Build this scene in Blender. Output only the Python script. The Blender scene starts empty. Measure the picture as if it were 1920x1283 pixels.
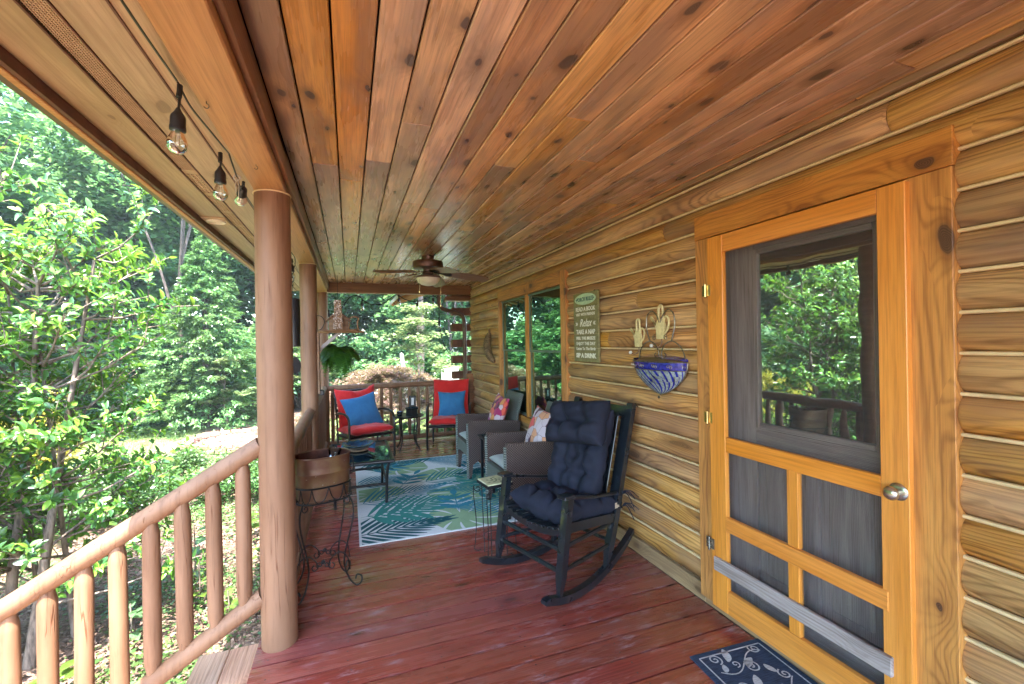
import bpy, bmesh, math, random
import numpy as np
from mathutils import Vector, Matrix

random.seed(7)
rng = np.random.default_rng(11)
PI = math.pi
scene = bpy.context.scene
COL = scene.collection

# ------------------------------------------------------------------ camera, light, exposure
def cam_axes(y, p, r):
    f = Vector((math.sin(y)*math.cos(p), math.cos(y)*math.cos(p), math.sin(p)))
    ri = Vector((math.cos(y), -math.sin(y), 0)); dn = f.cross(ri)
    c, s = math.cos(r), math.sin(r)
    return c*ri+s*dn, -s*ri+c*dn, f
cam_d = bpy.data.cameras.new('camera'); cam = bpy.data.objects.new('camera', cam_d); COL.objects.link(cam)
R_, D_, F_ = cam_axes(math.radians(20.087), math.radians(-.03), math.radians(.986))
m = Matrix.Identity(4)
for i in range(3):
    m[i][0] = R_[i]; m[i][1] = -D_[i]; m[i][2] = -F_[i]
m[2][3] = 1.5
cam.matrix_world = m
cam_d.sensor_fit = 'HORIZONTAL'; cam_d.sensor_width = 36; cam_d.lens = 836.5/1920*36
cam_d.clip_start = .02; cam_d.clip_end = 1500
scene.camera = cam

SUN = Vector((-.03, -.36, .93)).normalized()
world = bpy.data.worlds.new('World'); scene.world = world; world.use_nodes = True
wt = world.node_tree; bg = wt.nodes['Background']
sky = wt.nodes.new('ShaderNodeTexSky'); sky.sky_type = 'NISHITA'; sky.sun_disc = False
sky.sun_elevation = math.asin(SUN.z); sky.sun_rotation = math.atan2(SUN.x, SUN.y)
sky.air_density = 1.0; sky.dust_density = 1.2; sky.ozone_density = 1.0
wt.links.new(sky.outputs[0], bg.inputs[0]); bg.inputs[1].default_value = .15
sd = bpy.data.lights.new('sun', 'SUN'); sd.energy = 2.3; sd.angle = math.radians(.53); sd.color = (1, .95, .86)
so = bpy.data.objects.new('sun', sd); COL.objects.link(so); so.rotation_euler = SUN.to_track_quat('Z', 'Y').to_euler()
so.location = (0, 0, 30)
scene.view_settings.view_transform = 'Standard'
try: scene.view_settings.look = 'None'
except Exception: pass
scene.view_settings.gamma = 1; scene.view_settings.exposure = 4.05
scene.view_settings.use_curve_mapping = False
scene.render.engine = 'CYCLES'
cy = scene.cycles
cy.max_bounces = 10; cy.diffuse_bounces = 6; cy.glossy_bounces = 4; cy.transmission_bounces = 6; cy.transparent_max_bounces = 12
cy.caustics_reflective = False; cy.caustics_refractive = False
cy.use_denoising = True

# ------------------------------------------------------------------ object helpers
def link(o, parent=None):
    COL.objects.link(o)
    if parent is not None: o.parent = parent
    return o
def tag(o, label=None, cat=None, group=None, kind=None):
    if label: o['label'] = label
    if cat: o['category'] = cat
    if group: o['group'] = group
    if kind: o['kind'] = kind
    return o
def empty(name, loc=(0, 0, 0), rz=0, parent=None):
    o = bpy.data.objects.new(name, None); link(o, parent)
    o.location = loc; o.rotation_euler = (0, 0, rz); o.empty_display_size = .1
    return o
def mobj(name, me, parent=None, loc=(0, 0, 0), rot=(0, 0, 0)):
    o = bpy.data.objects.new(name, me); link(o, parent); o.location = loc; o.rotation_euler = rot
    return o
def copy_tree(o, parent=None):
    c = o.copy(); COL.objects.link(c); c.parent = parent
    for ch in list(o.children): copy_tree(ch, c)
    return c

class MB:
    """collects shapes, builds ONE mesh"""
    def __init__(s): s.v = []; s.f = []; s.m = []
    def add(s, vs, fs, mi=0, M=None):
        b = len(s.v)
        if M is not None: vs = [M @ Vector(p) for p in vs]
        s.v += [tuple(p) for p in vs]
        s.f += [tuple(i+b for i in f) for f in fs]; s.m += [mi]*len(fs)
        return s
    def box(s, c, d, mi=0, M=None, ch=0.0):
        x, y, z = c; a, b, h = d[0]/2, d[1]/2, d[2]/2
        if ch <= 0:
            vs = [(x+i*a, y+j*b, z+k*h) for i in (-1, 1) for j in (-1, 1) for k in (-1, 1)]
            fs = [(0, 1, 3, 2), (4, 6, 7, 5), (0, 4, 5, 1), (2, 3, 7, 6), (0, 2, 6, 4), (1, 5, 7, 3)]
            return s.add(vs, fs, mi, M)
        bm = bmesh.new(); bmesh.ops.create_cube(bm, size=1)
        for v in bm.verts: v.co = Vector((x+v.co.x*d[0], y+v.co.y*d[1], z+v.co.z*d[2]))
        bmesh.ops.bevel(bm, geom=bm.edges[:], offset=ch, segments=1, affect='EDGES', profile=.5)
        bm.verts.index_update()
        vs = [v.co.copy() for v in bm.verts]; fs = [[v.index for v in f.verts] for f in bm.faces]; bm.free()
        return s.add(vs, fs, mi, M)
    def tube(s, pts, r, n=8, mi=0, closed=False, caps=True, flat=1.0):
        P = [Vector(p) for p in pts]; N = len(P)
        rs = r if isinstance(r, (list, tuple)) else [r]*N
        up = None; rings = []
        for i in range(N):
            if closed: t = P[(i+1) % N]-P[i-1]
            else: t = P[min(i+1, N-1)]-P[max(i-1, 0)]
            if t.length < 1e-9: t = Vector((0, 0, 1))
            t.normalize()
            if up is None:
                up = Vector((0, 0, 1)) if abs(t.z) < .9 else Vector((1, 0, 0))
            a = t.cross(up)
            if a.length < 1e-4: a = t.orthogonal()
            a.normalize(); b = a.cross(t).normalized(); up = b
            rings.append([P[i]+(a*math.cos(2*PI*k/n)+b*math.sin(2*PI*k/n)*flat)*rs[i] for k in range(n)])
        vs = [p for rg in rings for p in rg]; fs = []
        for i in range(N if closed else N-1):
            j = (i+1) % N
            for k in range(n): fs.append((i*n+k, i*n+(k+1) % n, j*n+(k+1) % n, j*n+k))
        if caps and not closed:
            fs.append(tuple(range(n-1, -1, -1))); fs.append(tuple((N-1)*n+k for k in range(n)))
        return s.add(vs, fs, mi)
    def lathe(s, prof, c=(0, 0, 0), n=24, mi=0, M=None, sx=1, sy=1):
        vs = []; fs = []
        for (r, z) in prof:
            for k in range(n): vs.append((c[0]+r*sx*math.cos(2*PI*k/n), c[1]+r*sy*math.sin(2*PI*k/n), c[2]+z))
        for i in range(len(prof)-1):
            for k in range(n): fs.append((i*n+k, i*n+(k+1) % n, (i+1)*n+(k+1) % n, (i+1)*n+k))
        if prof[0][0] > 1e-5: fs.append(tuple(range(n-1, -1, -1)))
        if prof[-1][0] > 1e-5: fs.append(tuple((len(prof)-1)*n+k for k in range(n)))
        return s.add(vs, fs, mi, M)
    def prism(s, poly, z0, z1, mi=0, M=None):
        n = len(poly)
        vs = [(p[0], p[1], z0) for p in poly]+[(p[0], p[1], z1) for p in poly]
        fs = [tuple(range(n-1, -1, -1)), tuple(range(n, 2*n))]+[(i, (i+1) % n, n+(i+1) % n, n+i) for i in range(n)]
        return s.add(vs, fs, mi, M)
    def mesh(s, name, mats, smooth=False):
        me = bpy.data.meshes.new(name); me.from_pydata(s.v, [], s.f)
        for mt in (mats if isinstance(mats, (list, tuple)) else [mats]): me.materials.append(mt)
        if any(s.m): me.polygons.foreach_set('material_index', s.m)
        if smooth:
            me.polygons.foreach_set('use_smooth', [True]*len(me.polygons))
            if smooth != 'all':
                try: me.set_sharp_from_angle(angle=math.radians(40))
                except Exception: pass
        me.update(); return me
    def build(s, name, mats, parent=None, loc=(0, 0, 0), rot=(0, 0, 0), smooth=False):
        return mobj(name, s.mesh(name, mats, smooth), parent, loc, rot)

def np_mesh(name, V, Fq, mat, smooth=False):
    """fast mesh from arrays; Fq (n,k) equal sized polygons"""
    me = bpy.data.meshes.new(name); V = np.asarray(V, np.float32); Fq = np.asarray(Fq, np.int32)
    me.vertices.add(len(V)); me.vertices.foreach_set('co', V.ravel())
    n, k = Fq.shape
    me.loops.add(n*k); me.loops.foreach_set('vertex_index', Fq.ravel())
    me.polygons.add(n); me.polygons.foreach_set('loop_start', np.arange(0, n*k, k, dtype=np.int32))
    me.polygons.foreach_set('loop_total', np.full(n, k, np.int32))
    if smooth: me.polygons.foreach_set('use_smooth', np.ones(n, bool))
    me.materials.append(mat); me.update(calc_edges=True); return me

# ------------------------------------------------------------------ material helpers
class NT:
    def __init__(s, name):
        s.mat = bpy.data.materials.new(name); s.mat.use_nodes = True
        s.t = s.mat.node_tree; s.t.nodes.clear()
        s.out = s.t.nodes.new('ShaderNodeOutputMaterial')
    def n(s, typ, ins=None, **kw):
        nd = s.t.nodes.new('ShaderNode'+typ)
        for k, v in kw.items(): setattr(nd, k, v)
        for k, v in (ins or {}).items():
            sock = nd.inputs[k]
            if isinstance(v, bpy.types.NodeSocket): s.t.links.new(v, sock)
            elif isinstance(v, bpy.types.Node): s.t.links.new(v.outputs[0], sock)
            else:
                if hasattr(sock.default_value, '__len__') and isinstance(v, (tuple, list)) and len(sock.default_value) == 4 and len(v) == 3: v = (*v, 1)
                sock.default_value = v
        return nd
    def math(s, op, a, b=0.0, c=None, clamp=False):
        ins = {0: a, 1: b}
        if c is not None: ins[2] = c
        return s.n('Math', ins, operation=op, use_clamp=clamp).outputs[0]
    def vmath(s, op, a, b=(0, 0, 0)): return s.n('VectorMath', {0: a, 1: b}, operation=op).outputs[0]
    def mix(s, f, a, b, mode='MIX'):
        nd = s.n('Mix', None, data_type='RGBA', blend_type=mode)
        for i, v in ((0, f), (6, a), (7, b)):
            if isinstance(v, bpy.types.NodeSocket): s.t.links.new(v, nd.inputs[i])
            else: nd.inputs[i].default_value = (*v, 1) if isinstance(v, (tuple, list)) and len(v) == 3 else v
        return nd.outputs[2]
    def rng(s, v, a, b, c=0.0, d=1.0, smooth=True):
        return s.n('MapRange', {0: v, 1: a, 2: b, 3: c, 4: d}, interpolation_type='SMOOTHSTEP' if smooth else 'LINEAR').outputs[0]
    def noise(s, vec, scale, detail=2.0, rough=.5, out=0):
        return s.n('TexNoise', {'Vector': vec, 'Scale': scale, 'Detail': detail, 'Roughness': rough}).outputs[out]
    def finish(s, shader):
        s.t.links.new(shader, s.out.inputs[0]); return s.mat
    def princ(s, **kw):
        ins = {}
        for k, v in kw.items():
            ins[{'color': 'Base Color', 'rough': 'Roughness', 'metal': 'Metallic', 'normal': 'Normal', 'spec': 'Specular IOR Level',
                 'trans': 'Transmission Weight', 'coat': 'Coat Weight', 'coatr': 'Coat Roughness', 'sheen': 'Sheen Weight', 'alpha': 'Alpha', 'ior': 'IOR'}[k]] = v
        return s.n('BsdfPrincipled', ins).outputs[0]

def wood(name, base, dark, knot=(.05, .022, .01), light=None, rings=.5, knots=.6, kx=3.0, ky=6.0, ksize=.12, huev=.014, satv=.2, dist=30., gp=1.7, streak=.45, rough=.45,
         bump=.25, var=.18, freq=95, axis='x', blotch=None, blotch_amt=.3, kthr=.5, spec=.4, coat=0.0, scuff=None, scuff_amt=0, ringaxes='yz'):
    t = NT(name)
    co = t.n('TexCoord').outputs['Object']; rnd = t.n('ObjectInfo').outputs['Random']
    if axis != 'x':
        sx = t.n('SeparateXYZ', {0: co})
        o = {'z': (2, 1, 0), 'y': (1, 0, 2)}[axis]
        co = t.n('CombineXYZ', {0: sx.outputs[o[0]], 1: sx.outputs[o[1]], 2: sx.outputs[o[2]]}).outputs[0]
    off = t.n('CombineXYZ', {0: t.math('MULTIPLY', rnd, 91.7), 1: t.math('MULTIPLY', rnd, 47.3), 2: t.math('MULTIPLY', rnd, 13.1)}).outputs[0]
    vec = t.vmath('ADD', co, off)
    sp = t.n('SeparateXYZ', {0: vec})
    # knots
    kv = t.n('CombineXYZ', {0: t.math('MULTIPLY', sp.outputs[0], kx), 1: t.math('MULTIPLY', t.math('ADD', sp.outputs[1], sp.outputs[2]), ky), 2: 0.0}).outputs[0]
    wob = t.noise(kv, 3.0, 1.0, .5, 1)
    kv2 = t.vmath('ADD', kv, t.vmath('MULTIPLY', t.vmath('SUBTRACT', wob, (.5, .5, .5)), (.22, .22, 0)))
    vo = t.n('TexVoronoi', {'Vector': kv2, 'Scale': 1.0, 'Randomness': .95}, voronoi_dimensions='2D')
    kd = vo.outputs['Distance']; kc = t.n('SeparateXYZ', {0: vo.outputs['Color']}).outputs[0]
    keep = t.math('GREATER_THAN', kc, kthr)
    ksz = t.math('MULTIPLY', t.math('ADD', t.math('POWER', t.math('FRACT', t.math('MULTIPLY', kc, 17.3)), 1.6), .35), ksize)
    km = t.math('MULTIPLY', t.rng(t.math('DIVIDE', kd, ksz), .78, 1.12, 1, 0), keep)
    kring = t.math('MULTIPLY', t.math('MULTIPLY', t.rng(t.math('DIVIDE', kd, ksz), .9, 2.4, 1, 0), keep), t.math('SUBTRACT', 1.0, km))
    halo = t.math('MULTIPLY', t.math('POWER', t.rng(kd, 0, .62, 1, 0), 1.6), keep)
    # rings
    low = t.noise(t.vmath('MULTIPLY', vec, (1.1, 5, 5)), 1.0, 2.0)
    ac = t.math('ADD', sp.outputs[1], sp.outputs[2])
    rc = t.math('ADD', t.math('MULTIPLY', ac, float(freq)), t.math('ADD', t.math('MULTIPLY', low, float(dist)), t.math('MULTIPLY', halo, 22.0)))
    g = t.math('ADD', t.math('MULTIPLY', t.math('SINE', rc), .5), .5)
    g = t.math('POWER', g, gp)
    fine = t.noise(t.vmath('MULTIPLY', vec, (5, 190, 190)), 1.0, 3.0, .6)
    mid = t.noise(t.vmath('MULTIPLY', vec, (1.6, 16, 16)), 1.0, 3.0, .6)
    light = light or tuple(min(1, c*1.35) for c in base)
    c = t.mix(t.rng(mid, .3, .7), base, light)
    c = t.mix(t.math('MULTIPLY', g, t.math('MULTIPLY', t.rng(mid, .75, .3), rings)), c, dark)
    st_ = t.noise(t.vmath('MULTIPLY', vec, (2.4, 58, 58)), 1.0, 3.0, .62)
    c = t.mix(t.math('MULTIPLY', t.rng(st_, .50, .72), streak), c, dark)
    c = t.mix(t.math('MULTIPLY', t.rng(st_, .48, .30), streak*.6), c, light)
    c = t.mix(t.math('MULTIPLY', t.rng(fine, .42, .75), .45), c, dark)
    if blotch:
        bl = t.noise(t.vmath('MULTIPLY', vec, (.9, 3.2, 3.2)), 1.6, 3.0, .6)
        c = t.mix(t.math('MULTIPLY', t.rng(bl, .42, .62), blotch_amt), c, blotch)
    c = t.mix(t.math('MULTIPLY', halo, .38*min(1, knots*1.3)), c, dark)
    c = t.mix(t.math('MULTIPLY', kring, .55*knots), c, dark)
    kn2 = t.mix(t.rng(t.math('SINE', t.math('MULTIPLY', kd, 260.0)), -.4, .6), knot, tuple(x*2.1 for x in knot))
    c = t.mix(t.math('MULTIPLY', km, knots), c, kn2)
    if scuff:
        s1 = t.noise(t.vmath('MULTIPLY', vec, (7, 26, 26)), 1.0, 5.0, .72)
        s2 = t.noise(t.vmath('MULTIPLY', vec, (1.6, 3, 3)), 1.0, 2.0, .6)
        c = t.mix(t.math('MULTIPLY', t.math('MULTIPLY', t.rng(s1, .5, .72), t.rng(s2, .4, .62)), scuff_amt), c, scuff)
    hv = t.n('HueSaturation', {'Hue': t.math('ADD', t.math('MULTIPLY', t.math('FRACT', t.math('MULTIPLY', rnd, 7.77)), huev), .5-huev/2),
                               'Saturation': t.math('ADD', t.math('MULTIPLY', t.math('FRACT', t.math('MULTIPLY', rnd, 5.31)), satv), 1-satv/2),
                               'Value': t.math('ADD', t.math('MULTIPLY', rnd, 2*var), 1-var), 'Color': c})
    h = t.math('ADD', t.math('MULTIPLY', fine, .5), t.math('MULTIPLY', t.math('SUBTRACT', 1.0, g), .35))
    h = t.math('SUBTRACT', h, t.math('MULTIPLY', km, .4))
    b = t.n('Bump', {'Strength': bump, 'Distance': .004, 'Height': h})
    rr = t.math('ADD', t.math('MULTIPLY', mid, .22), rough-.11)
    kw = dict(color=hv.outputs[0], rough=rr, normal=b.outputs[0], spec=spec)
    if coat: kw['coat'] = coat; kw['coatr'] = .22
    return t.finish(t.princ(**kw))

def simple(name, color, rough=.5, metal=0.0, bump=0.0, bscale=60, vary=.12, nscale=14, spec=.5, sheen=0.0, coat=0.0, color2=None, stretch=(1, 1, 1), obj_var=0.0):
    t = NT(name); co = t.n('TexCoord').outputs['Object']; rnd = t.n('ObjectInfo').outputs['Random']
    co = t.vmath('MULTIPLY', t.vmath('ADD', co, t.n('CombineXYZ', {0: t.math('MULTIPLY', rnd, 19.0), 1: rnd, 2: rnd}).outputs[0]), stretch)
    nz = t.noise(co, nscale, 4, .6)
    c2 = color2 or tuple(c*(1-vary*2.2) for c in color)
    c = t.mix(t.rng(nz, .35, .7), color, c2)
    if obj_var: c = t.n('HueSaturation', {'Value': t.math('ADD', t.math('MULTIPLY', rnd, 2*obj_var), 1-obj_var), 'Color': c}).outputs[0]
    kw = dict(color=c, rough=t.math('ADD', t.math('MULTIPLY', nz, .2), rough-.1), metal=metal, spec=spec)
    if sheen: kw['sheen'] = sheen
    if coat: kw['coat'] = coat
    if bump:
        kw['normal'] = t.n('Bump', {'Strength': bump, 'Distance': .003, 'Height': t.noise(co, bscale, 4, .65)}).outputs[0]
    return t.finish(t.princ(**kw))

def leafmat(name, cols, trans=.35, rough=.33, spec=.55, tcol=None, per_obj=False):
    dk = (.95 if 'laurel' in name else .74) if 'lawn' not in name and 'litter' not in name else 1
    cols = [(c[0]*dk, c[1]*dk*1.04, c[2]*dk) for c in cols]
    t = NT(name)
    rnd = t.n('ObjectInfo').outputs['Random'] if per_obj else t.n('NewGeometry').outputs['Random Per Island']
    cr = t.n('ValToRGB', {0: rnd}); e = cr.color_ramp.elements
    e[0].color = (*cols[0], 1); e[0].position = 0; e[1].color = (*cols[-1], 1); e[1].position = 1
    for i, c in enumerate(cols[1:-1]):
        x = e.new((i+1)/(len(cols)-1)); x.color = (*c, 1)
    co = t.n('TexCoord').outputs['Object']
    big = t.noise(co, .9, 3, .55)
    c = t.n('HueSaturation', {'Value': t.rng(big, .3, .7, .62, 1.4), 'Hue': t.rng(t.noise(co, .5, 1), .3, .7, .485, .515), 'Color': cr.outputs[0]}).outputs[0]
    p = t.princ(color=c, rough=rough, spec=spec)
    tc = t.mix(.5, c, tcol or tuple(min(1, x) for x in (cols[-1][0]*1.5+.01, cols[-1][1]*1.6+.02, cols[-1][2]*1.1)))
    tr = t.n('BsdfTranslucent', {'Color': tc}).outputs[0]
    mx = t.n('MixShader', {0: trans, 1: p, 2: tr}).outputs[0]
    return t.finish(mx)

# ------------------------------------------------------------------ materials
M = {}
M['ceil'] = wood('ceiling_pine', (.56, .31, .145), (.20, .105, .052), knot=(.04, .028, .026), light=(.74, .45, .22), rings=.34, knots=.85, kx=4.0, ky=7.6, ksize=.135, rough=.28,
                 var=.24, freq=330, dist=26, huev=.018, satv=.5, blotch=(.29, .195, .135), blotch_amt=.7, kthr=.60, spec=.6, bump=.1, coat=.45)
M['soffit'] = wood('soffit_pine', (.34, .245, .145), (.25, .165, .09), light=(.47, .35, .21), rings=.22, knots=.5, kthr=.8, rough=.45, var=.07, freq=260, satv=.1)
M['log'] = wood('log_stain', (.56, .30, .095), (.17, .078, .027), knot=(.08, .04, .02), light=(.68, .42, .165), rings=1.0, knots=.75, kx=1.1, ky=4.6, ksize=.11, rough=.42,
                var=.17, freq=300, dist=52, gp=2.6, blotch=(.30, .185, .115), blotch_amt=.65, kthr=.42, bump=.5, spec=.4, huev=.012, satv=.26)
M['deck'] = wood('deck_stain', (.275, .052, .036), (.09, .016, .012), knot=(.03, .012, .01), light=(.33, .082, .058), rings=.3, knots=.7, kx=3.4, ky=7, ksize=.07, rough=.27,
                 var=.14, freq=420, blotch=(.23, .065, .05), blotch_amt=.45, kthr=.75, bump=.4, spec=.7, scuff=(.58, .43, .47), scuff_amt=.45, streak=.22, huev=.012, satv=.15, coat=.9)
M['trim'] = wood('trim_stain', (.60, .265, .065), (.20, .07, .025), knot=(.05, .025, .018), light=(.66, .32, .08), rings=.6, knots=.9, kx=3.0, ky=5, ksize=.13, rough=.42, var=.05,
                 freq=250, dist=48, gp=2.4, kthr=.30, bump=.3, huev=.008, satv=.08)
M['door'] = wood('door_stain', (.74, .29, .04), (.44, .15, .03), knot=(.25, .09, .02), light=(.80, .34, .065), rings=.25, knots=.3, kthr=.9, rough=.34, var=.025, freq=260, bump=.12, spec=.5, huev=.004, satv=.04)
M['base'] = wood('base_stain', (.34, .215, .10), (.14, .075, .035), light=(.44, .29, .14), rings=.5, knots=.6, rough=.5, var=.08, kthr=.6, freq=300)
M['entry'] = wood('entry_walnut', (.27, .225, .205), (.085, .07, .065), light=(.34, .29, .27), rings=.6, knots=0, rough=.42, var=.04, freq=900, dist=20, bump=.4, kthr=.99)
M['grey'] = wood('grey_board', (.33, .30, .29), (.14, .11, .10), light=(.47, .43, .42), rings=.5, knots=.7, rough=.7, var=.05, kthr=.6, freq=420, bump=.5, kx=4)
M['tread'] = wood('tread_stain', (.56, .33, .20), (.24, .12, .07), light=(.64, .41, .27), rings=.4, knots=.6, rough=.55, var=.07, kthr=.7, freq=330, bump=.6)
M['dark_beam'] = wood('dark_beam', (.26, .115, .048), (.10, .04, .018), light=(.33, .155, .065), rings=.35, knots=.4, rough=.42, var=.06, kthr=.7, freq=300)
M['log_end'] = simple('log_end_stain', (.16, .055, .028), .5, vary=.2)
M['beam'] = wood('beam_stain', (.46, .235, .085), (.26, .12, .045), light=(.53, .29, .115), rings=.2, knots=.6, rough=.42, var=.03, kthr=.8, ksize=.08, bump=.2, freq=240, satv=.06, huev=.004)
M['redtrim'] = simple('red_brown_edge', (.14, .045, .025), .5, vary=.2)
def post_mat():
    t = NT('post_stain'); co = t.n('TexCoord').outputs['Object']; rnd = t.n('ObjectInfo').outputs['Random']
    v = t.vmath('ADD', co, t.n('CombineXYZ', {0: t.math('MULTIPLY', rnd, 31.), 1: t.math('MULTIPLY', rnd, 7.), 2: rnd}).outputs[0])
    a = t.noise(t.vmath('MULTIPLY', v, (5, 5, 1.2)), 1.2, 4, .6)
    f = t.noise(t.vmath('MULTIPLY', v, (38, 38, 2.2)), 1.0, 4, .65)
    c = t.mix(t.rng(a, .3, .7), (.205, .108, .060), (.27, .152, .090))
    c = t.mix(t.math('MULTIPLY', t.rng(f, .48, .72), .5), c, (.12, .058, .032))
    cr = t.noise(t.vmath('MULTIPLY', v, (22, 22, .7)), 1.0, 2, .5)
    crack = t.math('MULTIPLY', t.rng(t.math('ABSOLUTE', t.math('SUBTRACT', cr, .5)), 0, .010, 1, 0), t.rng(t.noise(v, 1.7, 1), .44, .52))
    sk = t.noise(t.vmath('MULTIPLY', v, (14, 14, 5)), 1.0, 5, .7); c = t.mix(t.math('MULTIPLY', t.rng(sk, .56, .72), .45), c, (.24, .13, .08))
    vk = t.n('TexVoronoi', {'Vector': t.vmath('MULTIPLY', v, (9, 9, 3.2)), 'Scale': 1.0}); kk_ = t.math('MULTIPLY', t.rng(vk.outputs['Distance'], .05, .13, 1, 0), t.math('GREATER_THAN', t.n('SeparateXYZ', {0: vk.outputs['Color']}).outputs[0], .7)); c = t.mix(t.math('MULTIPLY', kk_, .6), c, (.20, .10, .06))
    c = t.mix(t.math('MULTIPLY', crack, .75), c, (.12, .045, .02))
    h = t.math('SUBTRACT', t.math('MULTIPLY', f, .4), crack)
    return t.finish(t.princ(color=c, rough=.52, spec=.3, normal=t.n('Bump', {'Strength': .6, 'Distance': .004, 'Height': h}).outputs[0]))
M['post'] = post_mat()
M['caulk'] = simple('caulk', (.80, .66, .38), .5, vary=.08)
M['paint_black'] = simple('black_paint', (.010, .015, .022), .30, vary=.2, bump=.12, coat=.5, obj_var=.1)
M['iron'] = simple('black_iron', (.010, .012, .016), .4, .3, vary=.2)
M['bronze_metal'] = simple('bronze_metal', (.016, .017, .021), .32, .25, vary=.15)
M['brown_metal'] = simple('brown_metal', (.17, .10, .075), .4, .1, vary=.1)
M['fan_metal'] = simple('fan_bronze', (.15, .075, .048), .38, .35, vary=.15)
M['fan_blade'] = wood('fan_blade', (.22, .13, .085), (.10, .055, .035), light=(.3, .19, .13), rings=.4, knots=0, kthr=.99, rough=.35, var=.15, freq=120)
M['brass'] = simple('brass', (.72, .55, .25), .22, .95, vary=.15)
M['nickel'] = simple('nickel', (.55, .52, .42), .25, .9, vary=.2)
M['alum'] = simple('aluminium', (.45, .47, .5), .35, .8, vary=.1)
M['milk'] = simple('frosted_glass', (.78, .74, .6), .3, vary=.05)
M['black_plastic'] = simple('black_plastic', (.016, .017, .02), .35, vary=.1)
M['white'] = simple('white_paint', (.62, .62, .58), .5, vary=.05)
M['cream'] = simple('cream_metal', (.74, .66, .34), .45, vary=.12, nscale=40)
M['copper'] = simple('old_copper', (.12, .050, .032), .48, .3, vary=.3, nscale=7, color2=(.17, .11, .045), bump=.6, bscale=28)
M['copper_in'] = simple('copper_inside', (.14, .05, .032), .45, .5, vary=.3, nscale=9)
M['gutter'] = simple('brown_gutter', (.13, .075, .05), .4, vary=.1)
M['foundation'] = simple('stone_foundation', (.25, .22, .2), .8, vary=.3, bump=.5, bscale=8)
M['green_reflect_frame'] = simple('green_reflect_frame', (.12, .19, .15), .4, vary=.1)  # dark green reflection put into the sash colour
M['vent_dark'] = simple('vent_dark', (.006, .004, .004), .9, spec=.1)
M['vent_beige'] = simple('vent_beige', (.50, .37, .22), .6, vary=.06)

def glass(name, tint=(1, 1, 1), rough=0.0):
    t = NT(name)
    fr = t.n('Fresnel', {'IOR': 1.45}).outputs[0]
    g = t.n('BsdfGlossy', {'Color': (1, 1, 1, 1), 'Roughness': rough}).outputs[0]
    tr = t.n('BsdfTransparent', {'Color': (*tint, 1)}).outputs[0]
    return t.finish(t.n('MixShader', {0: t.math('ADD', fr, .03), 1: tr, 2: g}).outputs[0])
M['glass'] = glass('clear_glass', (.93, .96, .95))
def pane(name, back, refl, wob=.02, tint=(1, 1, 1), rough=.01):
    t = NT(name); co = t.n('TexCoord').outputs['Object']
    b = t.n('Bump', {'Strength': wob, 'Distance': .02, 'Height': t.noise(co, 5, 1)}).outputs[0]
    d = t.n('BsdfDiffuse', {'Color': (*back, 1)}).outputs[0]
    g = t.n('BsdfGlossy', {'Color': (*tint, 1), 'Roughness': rough, 'Normal': b}).outputs[0]
    return t.finish(t.n('MixShader', {0: refl, 1: d, 2: g}).outputs[0])
M['pane'] = pane('window_pane', (.012, .018, .016), .42, .03, (.62, .95, .76))
M['door_pane'] = pane('door_pane', (.012, .012, .012), .75, .05, (.85, 1, .9))
M['table_glass'] = pane('table_glass', (.01, .02, .028), .42, .01, (.75, .92, 1.0), .02)
def screen():
    t = NT('insect_screen')
    co = t.n('TexCoord').outputs['Object']
    s = t.n('SeparateXYZ', {0: co})
    a = t.math('ABSOLUTE', t.math('SINE', t.math('MULTIPLY', s.outputs[1], 900.)))
    b = t.math('ABSOLUTE', t.math('SINE', t.math('MULTIPLY', s.outputs[2], 900.)))
    w = t.math('MAXIMUM', t.rng(a, .86, .95), t.rng(b, .86, .95))
    w = t.math('ADD', t.math('MULTIPLY', w, .3), .08)
    d = t.princ(color=(.10, .105, .115), rough=.6)
    return t.finish(t.n('MixShader', {0: w, 1: t.n('BsdfTransparent').outputs[0], 2: d}).outputs[0])
M['screen'] = screen()

def fabric(name, col, col2=None, scale=420, bump=.25, rough=.85, sheen=.25, big=6):
    t = NT(name); co = t.n('TexCoord').outputs['Object']
    wv = t.noise(co, scale, 2, .6); bg_ = t.noise(co, big, 4, .6)
    c = t.mix(t.rng(bg_, .3, .7), col, col2 or tuple(x*.75 for x in col))
    c = t.mix(t.math('MULTIPLY', t.rng(wv, .45, .7), .35), c, tuple(x*.5 for x in col))
    h = t.math('ADD', t.math('MULTIPLY', wv, .3), t.math('MULTIPLY', t.noise(co, 30, 3, .6), .9))
    return t.finish(t.princ(color=c, rough=rough, sheen=sheen, spec=.25, normal=t.n('Bump', {'Strength': bump, 'Distance': .006, 'Height': h}).outputs[0]))
M['navy'] = fabric('navy_denim', (.019, .023, .042), (.009, .012, .023), sheen=0.0)
M['red'] = fabric('red_canvas', (.72, .030, .028), (.60, .022, .022), scale=300)
M['blue'] = fabric('blue_fabric', (.045, .21, .44), (.035, .16, .35), scale=500)
M['seatgrey'] = fabric('pale_grey_fabric', (.40, .46, .46), (.34, .39, .40))
M['ribbon'] = fabric('white_ribbon', (.7, .66, .6))
M['tagcloth'] = fabric('tan_tag', (.5, .4, .27))
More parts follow.
